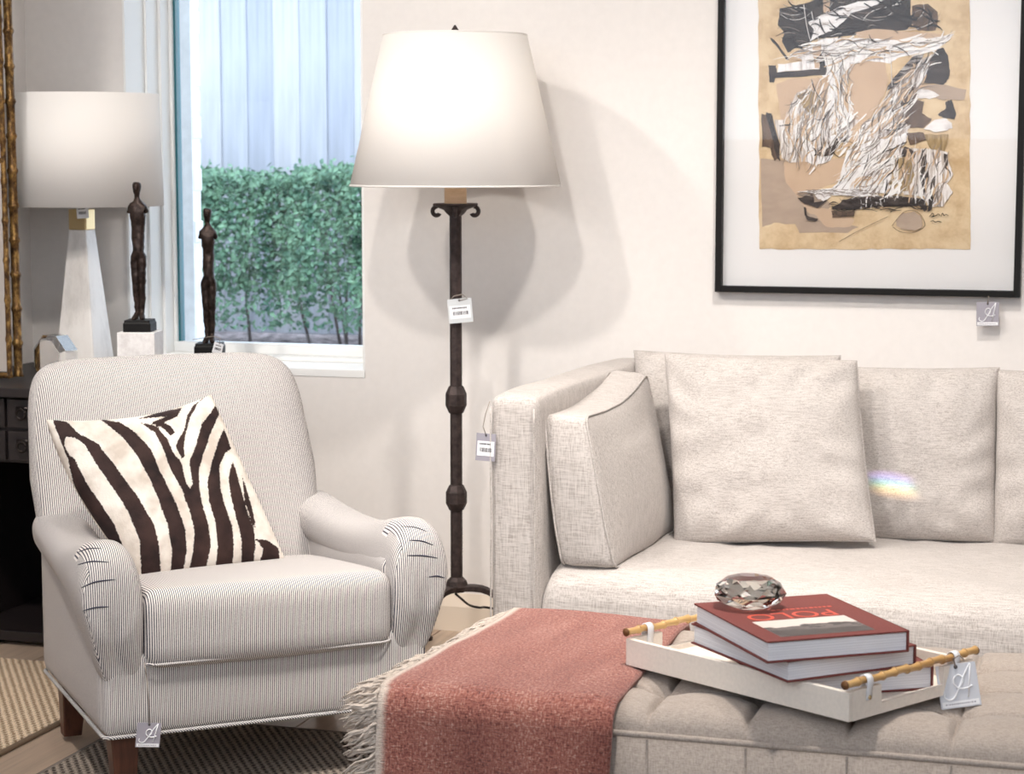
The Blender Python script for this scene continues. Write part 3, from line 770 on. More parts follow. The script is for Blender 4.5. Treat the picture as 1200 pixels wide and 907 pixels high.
price_tag('grey script tag on a long string hanging at the front of the striped armchair', chw(.082, -.034, 0) + Vector((0, 0, atplane(176, 847, chw(0, -.034, 0), CH2).z)), .048, .05, CHA - R(6), 'A',
          [atplane(174, 820, chw(0, -.036, 0), CH2), atplane(172, 795, chw(0, -.036, 0), CH2), atplane(169, 776, chw(0, -.036, 0), CH2)], R(6))

# ------------------------------------------------------------ pillows
def pillow(name, lab, cat, corners, thick, mat, group=None, n=44, pinch=.06, ears=.02, wr=.004, seed=0, sag=0, pw=.5, normal_flip=False, seam=True):
    """knife edge pillow spanning four world corners TL, TR, BR, BL (seen from the front)"""
    TL, TR, BR, BL = [Vector(c) for c in corners]
    c = (TL+TR+BR+BL)/4; ex = ((TR-TL)+(BR-BL)).normalized(); uy = ((TL-BL)+(TR-BR))
    ez = ex.cross(uy).normalized()                # points towards the viewer
    ey = ez.cross(ex)
    M3 = Matrix((ex, ey, ez))
    L = [M3 @ (q - c) for q in (TL, TR, BR, BL)]
    def base(u, v):
        # concave sides between the corners
        pL, pR, pT, pB = pinch if isinstance(pinch, tuple) else (pinch,)*4
        uu = u*(1 - (pL if u < 0 else pR)*(1-v*v)*abs(u)**3); vv = v*(1 - (pT if v > 0 else pB)*(1-u*u)*abs(v)**3)
        a, b = (uu+1)/2, (vv+1)/2
        return L[3]*(1-a)*(1-b) + L[2]*a*(1-b) + L[1]*a*b + L[0]*(1-a)*b
    mb = MB()
    for sg in (1, -1):
        def g(i, j):
            u = math.sin((i*2-1)*PI/2*.96)/math.sin(PI/2*.96); v = math.sin((j*2-1)*PI/2*.96)/math.sin(PI/2*.96)
            if sg < 0: u = -u
            p = base(u, v)
            prof = (max(0, 1-abs(u)**2.4)*max(0, 1-abs(v)**2.4))**pw
            q = Vector((u*1.7+seed, v*1.7, seed*2.3))
            w = fbm(q, 1.4, 3)*wr*2.2*prof
            # radial creases from the corners / edges
            edge = max(abs(u), abs(v))
            w += wr*1.5*math.sin(14*math.atan2(v, u)+seed*3+3*noise.noise(q))*max(0, edge-.55)/.45*prof*1.6
            s = sag*(1-v)*.5*(1-abs(u)**2)
            p = p + Vector((0, 0, sg*(thick/2*prof) + w + s))
            return p
        mb.grid(g, n, n)
    o = mb.build(name, mat, None, smooth=True, weld=True)
    tag(o, lab, cat, group)
    o.matrix_world = Matrix(((ex.x, ey.x, ez.x, c.x), (ex.y, ey.y, ez.y, c.y), (ex.z, ey.z, ez.z, c.z), (0, 0, 0, 1)))
    if seam:
        pts = []
        for (a, b, d, e) in ((-1,-1,1,-1), (1,-1,1,1), (1,1,-1,1), (-1,1,-1,-1)):
            for k in range(16): pts.append(base(a+(d-a)*k/16, b+(e-b)*k/16))
        pts.append(pts[0])
        MB().tube(pts, .0022, 6).build('seam', mat, o, smooth=True)
    return o

# zebra pillow: leans on the chair back
zp0 = chw(CC, .30, .44); zt = chw(CC, .285+.37*.46, .455+.37)
ztw = R(9)
zex = (CH1*math.cos(ztw) + CH2*math.sin(ztw)*(1))
zn = zex.cross((CH2*.42 + Vector((0, 0, .9)))).normalized()
zc_ = [atplane(x, y, zp0, zn) for x, y in ((54, 492), (247, 462), (334, 656), (166, 681))]
def zebra_mat():
    m_, t, b = nt('zebra_hide'); b.inputs['Roughness'].default_value = .7; b.inputs['Specular IOR Level'].default_value = .2
    at = N(t, 'ShaderNodeAttribute', attribute_name='stripe')
    v = coords(t); fz = tnoise(t, v, 260, 2); lo = tnoise(t, v, 30, 3)
    f = math2(t, 'ADD', at.outputs['Fac'], math2(t, 'ADD', math2(t, 'MULTIPLY', math2(t, 'SUBTRACT', fz, .5), .7), math2(t, 'MULTIPLY', math2(t, 'SUBTRACT', lo, .5), .5)))
    mot = tnoise(t, v, 16, 3)
    lightc = ramp(t, mot, [(.35, lin((198, 186, 174))), (.6, lin((232, 224, 214)))])
    darkc = ramp(t, mot, [(.35, lin((34, 24, 24))), (.65, lin((62, 44, 40)))])
    mx = N(t, 'ShaderNodeMix', data_type='RGBA'); t.links.new(ramp(t, f, [(.42, (0,0,0,1)), (.58, (1,1,1,1))]), mx.inputs[0]); t.links.new(lightc, mx.inputs[6]); t.links.new(darkc, mx.inputs[7])
    t.links.new(mx.outputs[2], b.inputs['Base Color']); bump(t, b, fz, .5, .002)
    return m_
zeb = pillow('zebra_pillow', 'black and cream zebra hide cushion leaning in the striped armchair', 'cushion', zc_, .13, zebra_mat(), n=90, pinch=(-.12, .03, .14, .0), wr=.001, seed=4, pw=.42, seam=False)
ZS = [[(235,395),(262,415),(300,490),(360,580),(400,640),(445,748),(360,703),(320,620),(270,540),(245,450)],
 [(185,272),(238,283),(268,318),(345,362),(400,430),(480,540),(540,640),(560,720),(566,825),(498,842),(492,700),(450,600),(400,520),(335,425),(300,365),(262,338),(232,336),(225,365),(245,400),(235,410),(205,330)],
 [(350,272),(420,285),(480,320),(530,380),(570,470),(620,570),(652,660),(656,740),(642,818),(598,822),(605,740),(590,650),(560,560),(520,470),(480,400),(430,335)],
 [(490,285),(545,295),(590,345),(605,385),(640,430),(655,500),(668,517),(678,500),(665,425),(690,360),(710,290),(758,228),(772,255),(750,300),(735,340),(715,400),(700,450),(702,520),(715,590),(735,650),(742,720),(722,800),(662,816),(678,740),(685,670),(668,600),(640,520),(600,450),(570,370),(545,320)],
 [(725,190),(690,225),(668,270),(652,330),(645,375),(650,405),(640,415),(618,370),(630,340),(648,310),(658,260),(680,225)],
 [(486,272),(560,250),(642,232),(622,265),(575,285),(602,300),(616,322),(600,330),(570,302),(530,286),(590,262),(540,268)],
 [(788,305),(814,380),(792,392),(772,440),(776,520),(792,580),(817,650),(822,710),(817,790),(785,800),(758,805),(765,720),(758,640),(735,560),(730,490),(745,420),(765,360)],
 [(818,420),(835,470),(850,530),(870,600),(892,660),(897,720),(892,785),(848,792),(850,700),(835,640),(815,560),(803,490),(812,440)],
 [(850,470),(872,535),(890,600),(900,660),(885,640),(860,560)],
 [(900,695),(940,700),(978,725),(985,775),(930,790),(912,775),(925,730)]]
ZS = [[(x/3, 400+y/3) for x, y in q] for q in ZS]
def inside(q, x, y):
    c = False; j = len(q)-1
    for i in range(len(q)):
        if (q[i][1] > y) != (q[j][1] > y) and x < (q[j][0]-q[i][0])*(y-q[i][1])/(q[j][1]-q[i][1])+q[i][0]: c = not c
        j = i
    return c
def edist(q, x, y):
    best = 1e9
    for i in range(len(q)):
        ax, ay = q[i-1]; bx, by = q[i]; dx, dy = bx-ax, by-ay; t = max(0, min(1, ((x-ax)*dx+(y-ay)*dy)/(dx*dx+dy*dy+1e-9)))
        best = min(best, math.hypot(x-ax-t*dx, y-ay-t*dy))
    return best
att = zeb.data.attributes.new('stripe', 'FLOAT', 'POINT')
nn_ = Vector(zeb.matrix_world.col[2][:3])
for v in zeb.data.vertices:
    w = zeb.matrix_world @ v.co
    val = 0.0
    if v.co.z > -0.004:
        x, y = proj(w)
        sd = -1e9
        for q in ZS:
            d = edist(q, x, y); sd = max(sd, d if inside(q, x, y) else -d)
        val = max(0, min(1, .5 + sd/5))
    att.data[v.index].value = val

# ------------------------------------------------------------ sofa
SA = R(-3.0); SO = atz(574, 463, .775); SO.z = 0
S1 = Vector((math.cos(SA), math.sin(SA), 0)); S2 = Vector((-math.sin(SA), math.cos(SA), 0))
def sw(x, y, z): return SO + S1*x + S2*y + Vector((0, 0, z))
sofa = thing('sofa', 'natural linen slipcovered sofa with straight square arms against the wall', 'sofa', SO, SA)
SWD, SDP, AT = 2.15, .945, .115
def wrk(w, u, amp=.004, s=5, st=(1, 1, 1)):
    p = Vector((w.x*st[0], w.y*st[1], w.z*st[2]))
    d = Vector((noise.noise(p*s+Vector((3, 1, 7))), noise.noise(p*s+Vector((9, 4, 2))), noise.noise(p*s+Vector((1, 8, 5)))))
    return w + d*amp
for x0 in (0, SWD-AT):
    mb = MB(); cube_soft(mb, (x0+AT/2, SDP/2-.01, .395), (AT/2, SDP/2-.01, .38), .022, 30, lambda w, u: wrk(w, u, .006, 4) + Vector((0, 0, .006*(1-u.y**2)*(u.z > .9))))
    a_ = mb.build('arm', M_LINEN, sofa, smooth=True, weld=True)
    # topstitched seam of the front panel
    for xs in (x0+.006, x0+AT-.006):
        MB().tube([wrk(Vector((xs, -.009, z)), None, .003, 4) for z in [.06+.69*k/20 for k in range(21)]], .0022, 6).build('arm_seam', M_LINEN, a_, smooth=True)
mb = MB(); cube_soft(mb, (SWD/2, SDP-.055, .37), (SWD/2-AT*.5, .045, .35), .03, 34, lambda w, u: wrk(w, u, .006, 4)); mb.build('backrest', M_LINEN, sofa, smooth=True, weld=True)
# seat with the cover falling over the front edge in one piece
prof = [(.012, .03), (.006, .10), (.004, .18), (.002, .25), (0.0, .29), (.004, .325), (.016, .355), (.040, .377), (.08, .388), (.16, .393), (.28, .394), (.42, .391), (.60, .386), (.85, .38)]
mb = MB(); NXS = 110
def seatg(i, j):
    x = AT+.002 + (SWD-2*AT-.004)*i; k = j*(len(prof)-1); a = int(min(k, len(prof)-2)); f_ = k-a
    y = prof[a][0]*(1-f_)+prof[a+1][0]*f_; z = prof[a][1]*(1-f_)+prof[a+1][1]*f_
    e = min(i, 1-i)*SWD
    if e < .03 and z > .27:
        q = (1-e/.03); z -= .035*q*q; y += .012*q*q
    w = Vector((x, y, z)); top = max(0, min(1, (z-.31)/.08))
    # creases across the top and the front
    w.z += .006*noise.noise(Vector((x*5, y*9+x*2, 1.3)))*top + .004*noise.noise(Vector((x*16, y*10-x*6, 4)))*top
    w.y += (.006*noise.noise(Vector((x*6, z*3, 2))) + .003*noise.noise(Vector((x*22, z*6+x*5, 6))))*(1-top) - .004*top
    return w
mb.grid(seatg, NXS, 60); mb.build('seat', M_LINEN, sofa, smooth=True)
MB().box(AT, SWD-AT, .05, SDP-.1, .03, .27).build('seat_platform', M_LINEN, sofa)
for lx in (.06, SWD-.06):
    for ly in (.06, SDP-.08): MB().box(lx-.025, lx+.025, ly-.025, ly+.025, 0, .035).build('leg', M_LEG, sofa)
price_tag('grey barcode tag hanging on the outer corner of the sofa arm', atplane(570, 508, sw(0, -.012, 0), S2), .045, .062, SA+R(6), 'sticker',
          [atplane(566, 500, sw(0, -.014, 0), S2), atplane(569, 485, sw(0, -.016, 0), S2), atplane(574, 470, sw(0, -.013, 0), S2)], R(3))

def lean_plane(y, z, ang, yaw=0):
    p = sw(.5, y, z); ex = S1*math.cos(yaw) + S2*math.sin(yaw); fy = S2*math.cos(yaw) - S1*math.sin(yaw)
    return p, ex.cross(fy*math.sin(ang) + Vector((0, 0, math.cos(ang)))).normalized()
def sofa_pillow(lab, px, y, z, ang, thick, yaw=0, **kw):
    p, n_ = lean_plane(y, z, ang, yaw)
    return pillow('sofa_cushion', lab, 'cushion', [atplane(a, b, p, n_) for a, b in px], thick, M_LINEN, 'linen cushions on the sofa', **kw)
sofa_pillow('linen back cushion tucked behind the large square cushion', ((743, 411), (985, 417), (985, 632), (755, 628)), .70, .40, R(8), .19, seed=1, wr=.003, pinch=.03, pw=.36)
sofa_pillow('linen back cushion with the small rainbow glint', ((985, 430), (1171, 431), (1168, 636), (985, 636)), .71, .395, R(8), .18, seed=2, wr=.0045, pinch=.02, pw=.36)
sofa_pillow('linen back cushion past the one with the rainbow glint', ((1168, 434), (1390, 438), (1390, 645), (1163, 641)), .71, .395, R(8), .18, seed=3, wr=.004, pinch=.02, pw=.36)
sofa_pillow('large square linen cushion standing at the front of the seat', ((779, 414), (1004, 423), (1026, 634), (791, 639)), .45, .39, R(17), .16, R(5), seed=5, wr=.0055, pinch=.025, pw=.40)
# box cushion leaning on the arm
bc = thing('box_cushion', 'boxed linen cushion propped upright against the inside of the sofa arm', 'cushion', sw(.215, .315, .388), SA, 'linen cushions on the sofa')
def boxfn(w, u):
    w = wrk(w, u, .006, 6)
    bul = (1-u.y**2)*(1-u.z**2)
    if abs(u.x) > .3: w.x += math.copysign(.045*max(0, bul), u.x)*(.9 if u.x > 0 else .2)
    if u.y < -.5: w.y -= .012*(1-u.z**2)
    if u.z > .5: w.z -= .02*(1-u.y**2)
    w.z += .05*(w.y+.26)/.52*(w.z/.34); w.x *= 1.06 - .75*w.z; w.x -= .17*w.z
    return w
mb = MB(); cube_soft(mb, (0, 0, .172), (.064, .262, .172), .022, 30, boxfn)
o = mb.build('cushion_body', M_LINEN, bc, smooth=True, weld=True)
for sx in (-1, 1):
    pts = []
    for y, z in rrect(.258, .168, .02, 5):
        # more points along the sides
        pts.append((y, z))
    dense = []
    for k in range(len(pts)):
        a = pts[k-1]; b_ = pts[k]
        for t in range(4): dense.append((a[0]+(b_[0]-a[0])*t/4, a[1]+(b_[1]-a[1])*t/4))
    dense.append(dense[0])
    P = []
    for y, z in dense:
        w = Vector((sx*.060, y, .172+z)); u = Vector((sx*.92, y/.262, z/.172)); P.append(boxfn(w, u))
    MB().tube(P, .0028, 6).build('piping', M_LINEN, o, smooth=True)

# ------------------------------------------------------------ ottoman
OX0, OX1, OY0, OY1, OZ = -1.095, .36, 2.935, 3.50, .468
OCX, OCY = (OX0+OX1)/2, (OY0+OY1)/2
ott = thing('tufted_ottoman', 'grey linen tufted ottoman bench in front of the sofa', 'ottoman', (OCX, OCY, 0))
TX0, TDX = -.24, .15; TYS = [3.075, 3.215, 3.355]
txs = [TX0 + TDX*k for k in range(-5, 4)]
def otop(x, y):
    """height of the tufted top above the floor (world x, y)"""
    z = OZ
    ex = min(x-OX0, OX1-x); ey = min(y-OY0, OY1-y); e = min(ex, ey)
    r = .032
    if e < r: z -= r - math.sqrt(max(0, r*r-(r-e)**2))
    # pleats along the grid lines, tufts at their crossings
    dx = min(abs(x-t) for t in txs); dy = min(abs(y-t) for t in TYS)
    inner = TYS[0] <= y <= TYS[-1]
    px_ = .015*math.exp(-abs(dx/.005)**1.5); py_ = .015*math.exp(-abs(dy/.005)**1.5)
    if not (txs[0] <= x <= txs[-1]): px_ = 0
    d2 = dx*dx+dy*dy; tf = .030*math.exp(-d2/(.022**2))
    puff = 0
    z += .014*math.sqrt(min(1, dx/.075))*math.sqrt(min(1, dy/.07)) if inner else .012*math.sqrt(min(1, dx/.075))*min(1, dy/.05)**.5*min(1, e/.06) - .0
    fade = min(1, e/.05)
    return z - max(px_*.8, py_*.8, tf)*(.35+.65*fade)
mb = MB(); NX_, NY_ = 560, 220
def og(i, j):
    x = OX0+(OX1-OX0)*i; y = OY0+(OY1-OY0)*j
    return (x-OCX, y-OCY, otop(x, y))
mb.grid(og, NX_, NY_); mb.build('tufted_top', M_OTT, ott, smooth=True)
mb = MB(); mb.loft([[(x*s, y*s, z) for x, y in rrect((OX1-OX0)/2, (OY1-OY0)/2, .02, 4)] for s, z in ((.99, .10), (.998, .12), (1.0, .30), (1.0, OZ-.031))])
mb.build('body', M_OTT, ott, smooth=True)
pts = [(x, y, OZ-.032) for x, y in rrect((OX1-OX0)/2+.002, (OY1-OY0)/2+.002, .02, 4)]; pts.append(pts[0])
MB().tube(pts, .005, 8).build('piping', M_OTT, ott, smooth=True)
for t in txs:
    MB().tube([(t-OCX+.0, OY0-OCY-.001, z) for z in (.11, .25, OZ-.04)], .0018, 6).build('side_seam', M_OTT, ott, smooth=True)
    for ty in TYS:
        if t > -1.0:
            mb = MB(); mb.lathe([(.0001, .006), (.006, .005), (.009, .002), (.0095, -.002)], 10, c=(0, 0)); mb.build('button', M_OTT, ott, smooth=True, loc=(t-OCX, ty-OCY, otop(t, ty)+.001))
for lx in (OX0+.07, OX1-.07):
    for ly in (OY0+.07, OY1-.07):
        mb = MB(); mb.lathe([(.018, .012), (.028, .11)], 16, c=(lx-OCX, ly-OCY), cap=True); mb.build('leg', M_LEG, ott, smooth=True)

# ------------------------------------------------------------ throw blanket
def throw_mat():
    m_, t, b = nt('heathered_throw'); b.inputs['Roughness'].default_value = 1; b.inputs['Specular IOR Level'].default_value = .05
    b.inputs['Sheen Weight'].default_value = .3
    sp = N(t, 'ShaderNodeSeparateXYZ'); t.links.new(coords(t, kind='UV'), sp.inputs[0])
    n1 = tnoise(t, coords(t, (300, 120, 1), kind='UV'), 1, 3, .7); n2 = tnoise(t, coords(t, (110, 420, 1), kind='UV'), 1, 2); n3 = tnoise(t, coords(t, (14, 4, 1), kind='UV'), 1, 2)
    f = math2(t, 'ADD', math2(t, 'MULTIPLY', n1, .55), math2(t, 'ADD', math2(t, 'MULTIPLY', n2, .3), math2(t, 'MULTIPLY', n3, .15)))
    c = ramp(t, f, [(.36, lin((98, 56, 51))), (.46, lin((150, 90, 79))), (.55, lin((178, 119, 104))), (.68, lin((220, 194, 178)))])
    mx = N(t, 'ShaderNodeMix', data_type='RGBA'); t.links.new(ramp(t, math2(t, 'ADD', sp.outputs[0], math2(t, 'MULTIPLY', math2(t, 'SUBTRACT', n2, .5), .012)), [(.008, (1,1,1,1)), (.018, (0,0,0,1))]), mx.inputs[0]); t.links.new(c, mx.inputs[6]); mx.inputs[7].default_value = lin((216, 200, 186))
    t.links.new(mx.outputs[2], b.inputs['Base Color']); bump(t, b, math2(t, 'ADD', n1, n2), .9, .004)
    return m_
M_THROW = throw_mat(); M_FRINGE = plain('fringe_yarn', (196, 183, 171), 1, 0, .05, nz=(80, .1))
TH = thing('throw_blanket', 'brick red heathered throw with cream fringe draped over the ottoman', 'throw blanket', (-.95, 3.28, OZ))
tp = []   # path (y, z, top fraction)
for k in range(6): tp.append((OY1+.022, OZ-.20+.17*k/5))
for k in range(1, 6):
    a = PI/2*k/5; tp.append((OY1-.018+.04*math.cos(a), OZ-.03+.046*math.sin(a)))
for k in range(1, 26): tp.append((OY1-.018 - (OY1-OY0-.036)*k/25, OZ+.016))
for k in range(1, 8):
    a = PI/2*k/7; tp.append((OY0+.018-.04*math.sin(a), OZ-.03+.046*math.cos(a)))
for k in range(1, 16): tp.append((OY0-.022-.004*math.sin(k/15*PI), OZ-.03 - .36*k/15))
acc = [0]
for k in range(1, len(tp)): acc.append(acc[-1] + math.hypot(tp[k][0]-tp[k-1][0], tp[k][1]-tp[k-1][1]))
def throw_pt(u, v):
    k = v*(len(tp)-1); a = int(min(k, len(tp)-2)); f_ = k-a
    y = tp[a][0]*(1-f_)+tp[a+1][0]*f_; z = tp[a][1]*(1-f_)+tp[a+1][1]*f_; s = acc[a]*(1-f_)+acc[a+1]*f_
    fr = max(0, min(1, (OY1-y)/(OY1-OY0)))
    xl = -1.066 - .052*fr; xr = -.750 + .012*fr
    if y <= OY0: xl += .004; xr -= .014*min(1, max(0, (OZ-.03-z)/.2))
    x = xl+(xr-xl)*u
    top = z > OZ+.008
    if top:
        z += .006*noise.noise(Vector((x*9, y*7, 0))) + .002
        if x < OX0+.03: z -= .22*(OX0+.03-x)**1.0*.5       # sag past the end of the ottoman
        if u > .9: z -= (u-.9)*.06
    elif y < OY0: y += .007*math.sin(x*26+z*4)*min(1, max(0, OZ-.03-z)/.1) - .004
    return Vector((x, y, z)), s
mb = MB(); UVS = []
NU, NV = 46, 120
for j in range(NV+1):
    for i in range(NU+1):
        p, s = throw_pt(i/NU, j/NV); mb.v.append(tuple(p-Vector(TH.location))); UVS.append((i/NU*.4, s))
mb.f = [(j*(NU+1)+i, j*(NU+1)+i+1, (j+1)*(NU+1)+i+1, (j+1)*(NU+1)+i) for j in range(NV) for i in range(NU)]
o = mb.build('blanket', M_THROW, TH, smooth=True, solid=.009)
uv = o.data.uv_layers.new(name='UVMap')
for l in o.data.loops: uv.data[l.index].uv = UVS[l.vertex_index]
# fringe tassels: a few shapes of twisted yarn shared along the edge
tas = []
for k in range(7):
    mb = MB()
    for s in range(7):
        L = random.uniform(.045, .07); w0 = random.uniform(-.005, .005); dy = random.uniform(-.010, .010); ph = random.uniform(0, 6)
        pts = [(-L*t, w0 + dy*t + .0025*math.sin(ph+9*t), random.uniform(-.0015, .0015)+.003*math.sin(ph*2+6*t) - .012*t*t) for t in (0, .17, .33, .5, .67, .83, 1)]
        mb.tube(pts, [.0022, .0022, .0021, .0019, .0017, .0014, .0008], 5)
    tas.append(mb)
tobj = [None]*7
NTS = 112
for k in range(NTS):
    v = .07 + (.995-.07)*k/(NTS-1); p, _ = throw_pt(0, v); kk = random.randrange(7)
    if tobj[kk] is None: o = tas[kk].build('tassel', M_FRINGE, TH, smooth=True); tobj[kk] = o
    else: o = tobj[kk].copy(); COL.objects.link(o)
    o.location = p - Vector(TH.location)
    frt = p.y < OY0+.01
    if frt: o.rotation_euler = (R(90) + random.uniform(-.2, .2), R(-26)+random.uniform(-.3, .2), random.uniform(-.15, .3)) 
    else: o.rotation_euler = (random.uniform(-.25, .25), R(-20)+random.uniform(-.35, .25), random.uniform(-.1, .5))

# ------------------------------------------------------------ tray
TZ = OZ+.021; TRH = .044
tA, tB, tC = atz(724, 750, TZ+TRH), atz(995, 812, TZ+TRH), atz(1152, 775, TZ+TRH)
la = (tA-tB).length; lb = (tC-tB).length
ang1 = math.atan2((tB-tA).y, (tB-tA).x); ang2 = math.atan2((tC-tB).y, (tC-tB).x) - PI/2; tang = (ang1*.6+ang2*.4)
ta_ = Vector((math.cos(tang), math.sin(tang), 0)); tb_ = Vector((-math.sin(tang), math.cos(tang), 0))
tcen = tB - ta_*la/2 + tb_*lb/2
tray = thing('serving_tray', 'cream serving tray with bamboo handles holding the stacked books', 'tray', (tcen.x, tcen.y, TZ), tang)
M_TRAY = plain('cream_leather', (236, 226, 214), .5, 0, .35, nz=(160, .02), bmp=.0004)
M_BAMB = wood('bamboo_rod', (176, 128, 72), (222, 184, 124), (40, 8, 40), .35); M_NODE = plain('bamboo_node', (112, 74, 40), .5)
hl, hw = la/2, lb/2; bt = .009
MB().box(-hl+bt, hl-bt, -hw+bt, hw-bt, 0, .008).build('tray_base', M_TRAY, tray)
for s in (-1, 1): MB().box(-hl, hl, s*hw-(bt if s > 0 else 0), s*hw+(bt if s < 0 else 0), 0, TRH).build('long_side', M_TRAY, tray, bevel=.0015)
pf = .25*lb
for s in (-1, 1):
    xa, xb = (hl-bt, hl) if s > 0 else (-hl, -hl+bt)
    mb = MB()
    outl_ = [(-hw+bt, 0), (hw-bt, 0), (hw-bt, TRH), (hw-pf, TRH), (hw-pf, .016), (-hw+pf, .016), (-hw+pf, TRH), (-hw+bt, TRH)]
    n = len(outl_); mb.v = [(xa, y, z) for y, z in outl_] + [(xb, y, z) for y, z in outl_]
    mb.f = [(0,1,4,5), (1,2,3,4), (0,5,6,7)]; mb.f = [tuple(reversed(q)) for q in mb.f] + [tuple(i+n for i in q) for q in mb.f] + [(i, (i+1) % n, (i+1) % n+n, i+n) for i in range(n)]
    mb.build('end_board', M_TRAY, tray, weld=True)
    xm = (xa+xb)/2 + s*.0
    hz = TRH+.011
    mb = MB(); p0 = Vector((xm, -hw-.004, hz)); p1_ = Vector((xm, hw+.012, hz)); pts = []; rad = []; nodes = []
    nb = 11; 
    for k in range(nb):
        for t, q in ((.04, 1.12), (.16, .9), (.5, .86), (.84, .92), (.96, 1.12)):
            pts.append(p0.lerp(p1_, (k+t)/nb) + Vector((0, 0, .0012*math.sin(k*2.1)))); rad.append(.0062*q)
        nodes.append(p0.lerp(p1_, k/nb) + Vector((0, 0, .0012*math.sin(k*2.1))))
    mb.tube(pts, rad, 12); hd_ = mb.build('handle', M_BAMB, tray, smooth=True)
    for q in nodes[1:]+[p0, p1_]:
        MB().tube([q-Vector((0, .0012, 0)), q+Vector((0, .0012, 0))], .0066, 12).build('node', M_NODE, hd_, smooth=True)
    for yy in (-hw+.045, hw-.045):
        mb = MB(); rings = []
        path = [(s*(bt/2+.0012), TRH-.018), (s*(bt/2+.0015), TRH-.004), (s*.0078, TRH+.008)] + [(s*.0078*math.cos(R(a)), hz+.0078*math.sin(R(a))) for a in (20, 60, 90, 120, 160)] + [(-s*.0078, TRH+.006), (-s*(bt/2+.0015), TRH-.004), (-s*(bt/2+.0012), TRH-.018)]
        for (dx, z) in path: rings.append((dx, z))
        w2 = .0065
        mb.grid(lambda i, j: Vector((xm+rings[round(j*(len(rings)-1))][0], yy+(i*2-1)*w2, rings[round(j*(len(rings)-1))][1])), 2, len(rings)-1)
        st_ = mb.build('strap', M_CARDW, tray, smooth=True, solid=.0014)
        mb = MB(); c0 = Vector((xm+s*(bt/2+.002), yy, TRH-.014)); mb.tube([c0, c0+Vector((s*.0016, 0, 0))], .0032, 10); mb.build('rivet', M_BRASS, st_, smooth=True)
price_tag('large pale script tag dangling from the far bamboo handle of the tray', atz(1119, 778, TZ+.046), .062, .066, R(20), 'A', [atz(1117, 772, TZ+.058), atz(1124, 768, TZ+.066), atz(1130, 773, TZ+.058)], R(-7), card=plain('tag_pale_blue', (206, 208, 214), .6), lean=R(-14))

# ------------------------------------------------------------ books
M_COVER = plain('maroon_cloth', (122, 66, 62), .7, 0, .25, nz=(300, .06), bmp=.0003)
def pages():
    m_, t, b = nt('page_edges'); b.inputs['Roughness'].default_value = .8
    f = tnoise(t, coords(t, (2, 2, 900)), 1, 3, .6); t.links.new(ramp(t, f, [(.3, lin((206, 206, 212))), (.6, lin((240, 240, 244)))]), b.inputs['Base Color']); bump(t, b, f, .4, .0006); return m_
M_PAGES = pages()
M_TITLE = plain('title_red_foil', (214, 86, 66), .5); M_SMALL = plain('title_small_print', (170, 100, 90), .6)
def photo_mat():
    m_, t, b = nt('cover_photo_print'); b.inputs['Roughness'].default_value = .4
    sp = N(t, 'ShaderNodeSeparateXYZ'); t.links.new(coords(t), sp.inputs[0])
    n1 = tnoise(t, coords(t, (20, 34, 1)), 1, 4, .6)
    f = math2(t, 'ADD', math2(t, 'MULTIPLY', sp.outputs[1], 14), n1)
    t.links.new(ramp(t, f, [(.22, lin((74, 68, 68))), (.46, lin((120, 112, 110))), (.52, lin((52, 46, 48))), (.62, lin((90, 84, 84))), (.68, lin((226, 214, 206)))]), b.inputs['Base Color']); return m_
M_PHOTO = photo_mat()
def text_obj(name, s, size, mat, parent, loc, rz, sx=1.0, shear=0):
    cu = bpy.data.curves.new(name, 'FONT'); cu.body = s; cu.size = size; cu.align_x = 'CENTER'; cu.align_y = 'CENTER'; cu.extrude = .0001; cu.shear = shear
    t_ = bpy.data.objects.new(name, cu); COL.objects.link(t_); bpy.context.view_layer.update()
    me = bpy.data.meshes.new_from_object(t_.evaluated_get(bpy.context.evaluated_depsgraph_get())); bpy.data.objects.remove(t_)
    o = bpy.data.objects.new(name, me); COL.objects.link(o); me.materials.clear(); me.materials.append(mat); o.parent = parent; o.location = loc; o.rotation_euler = (0, 0, rz); o.scale = (sx, 1, 1)
    return o
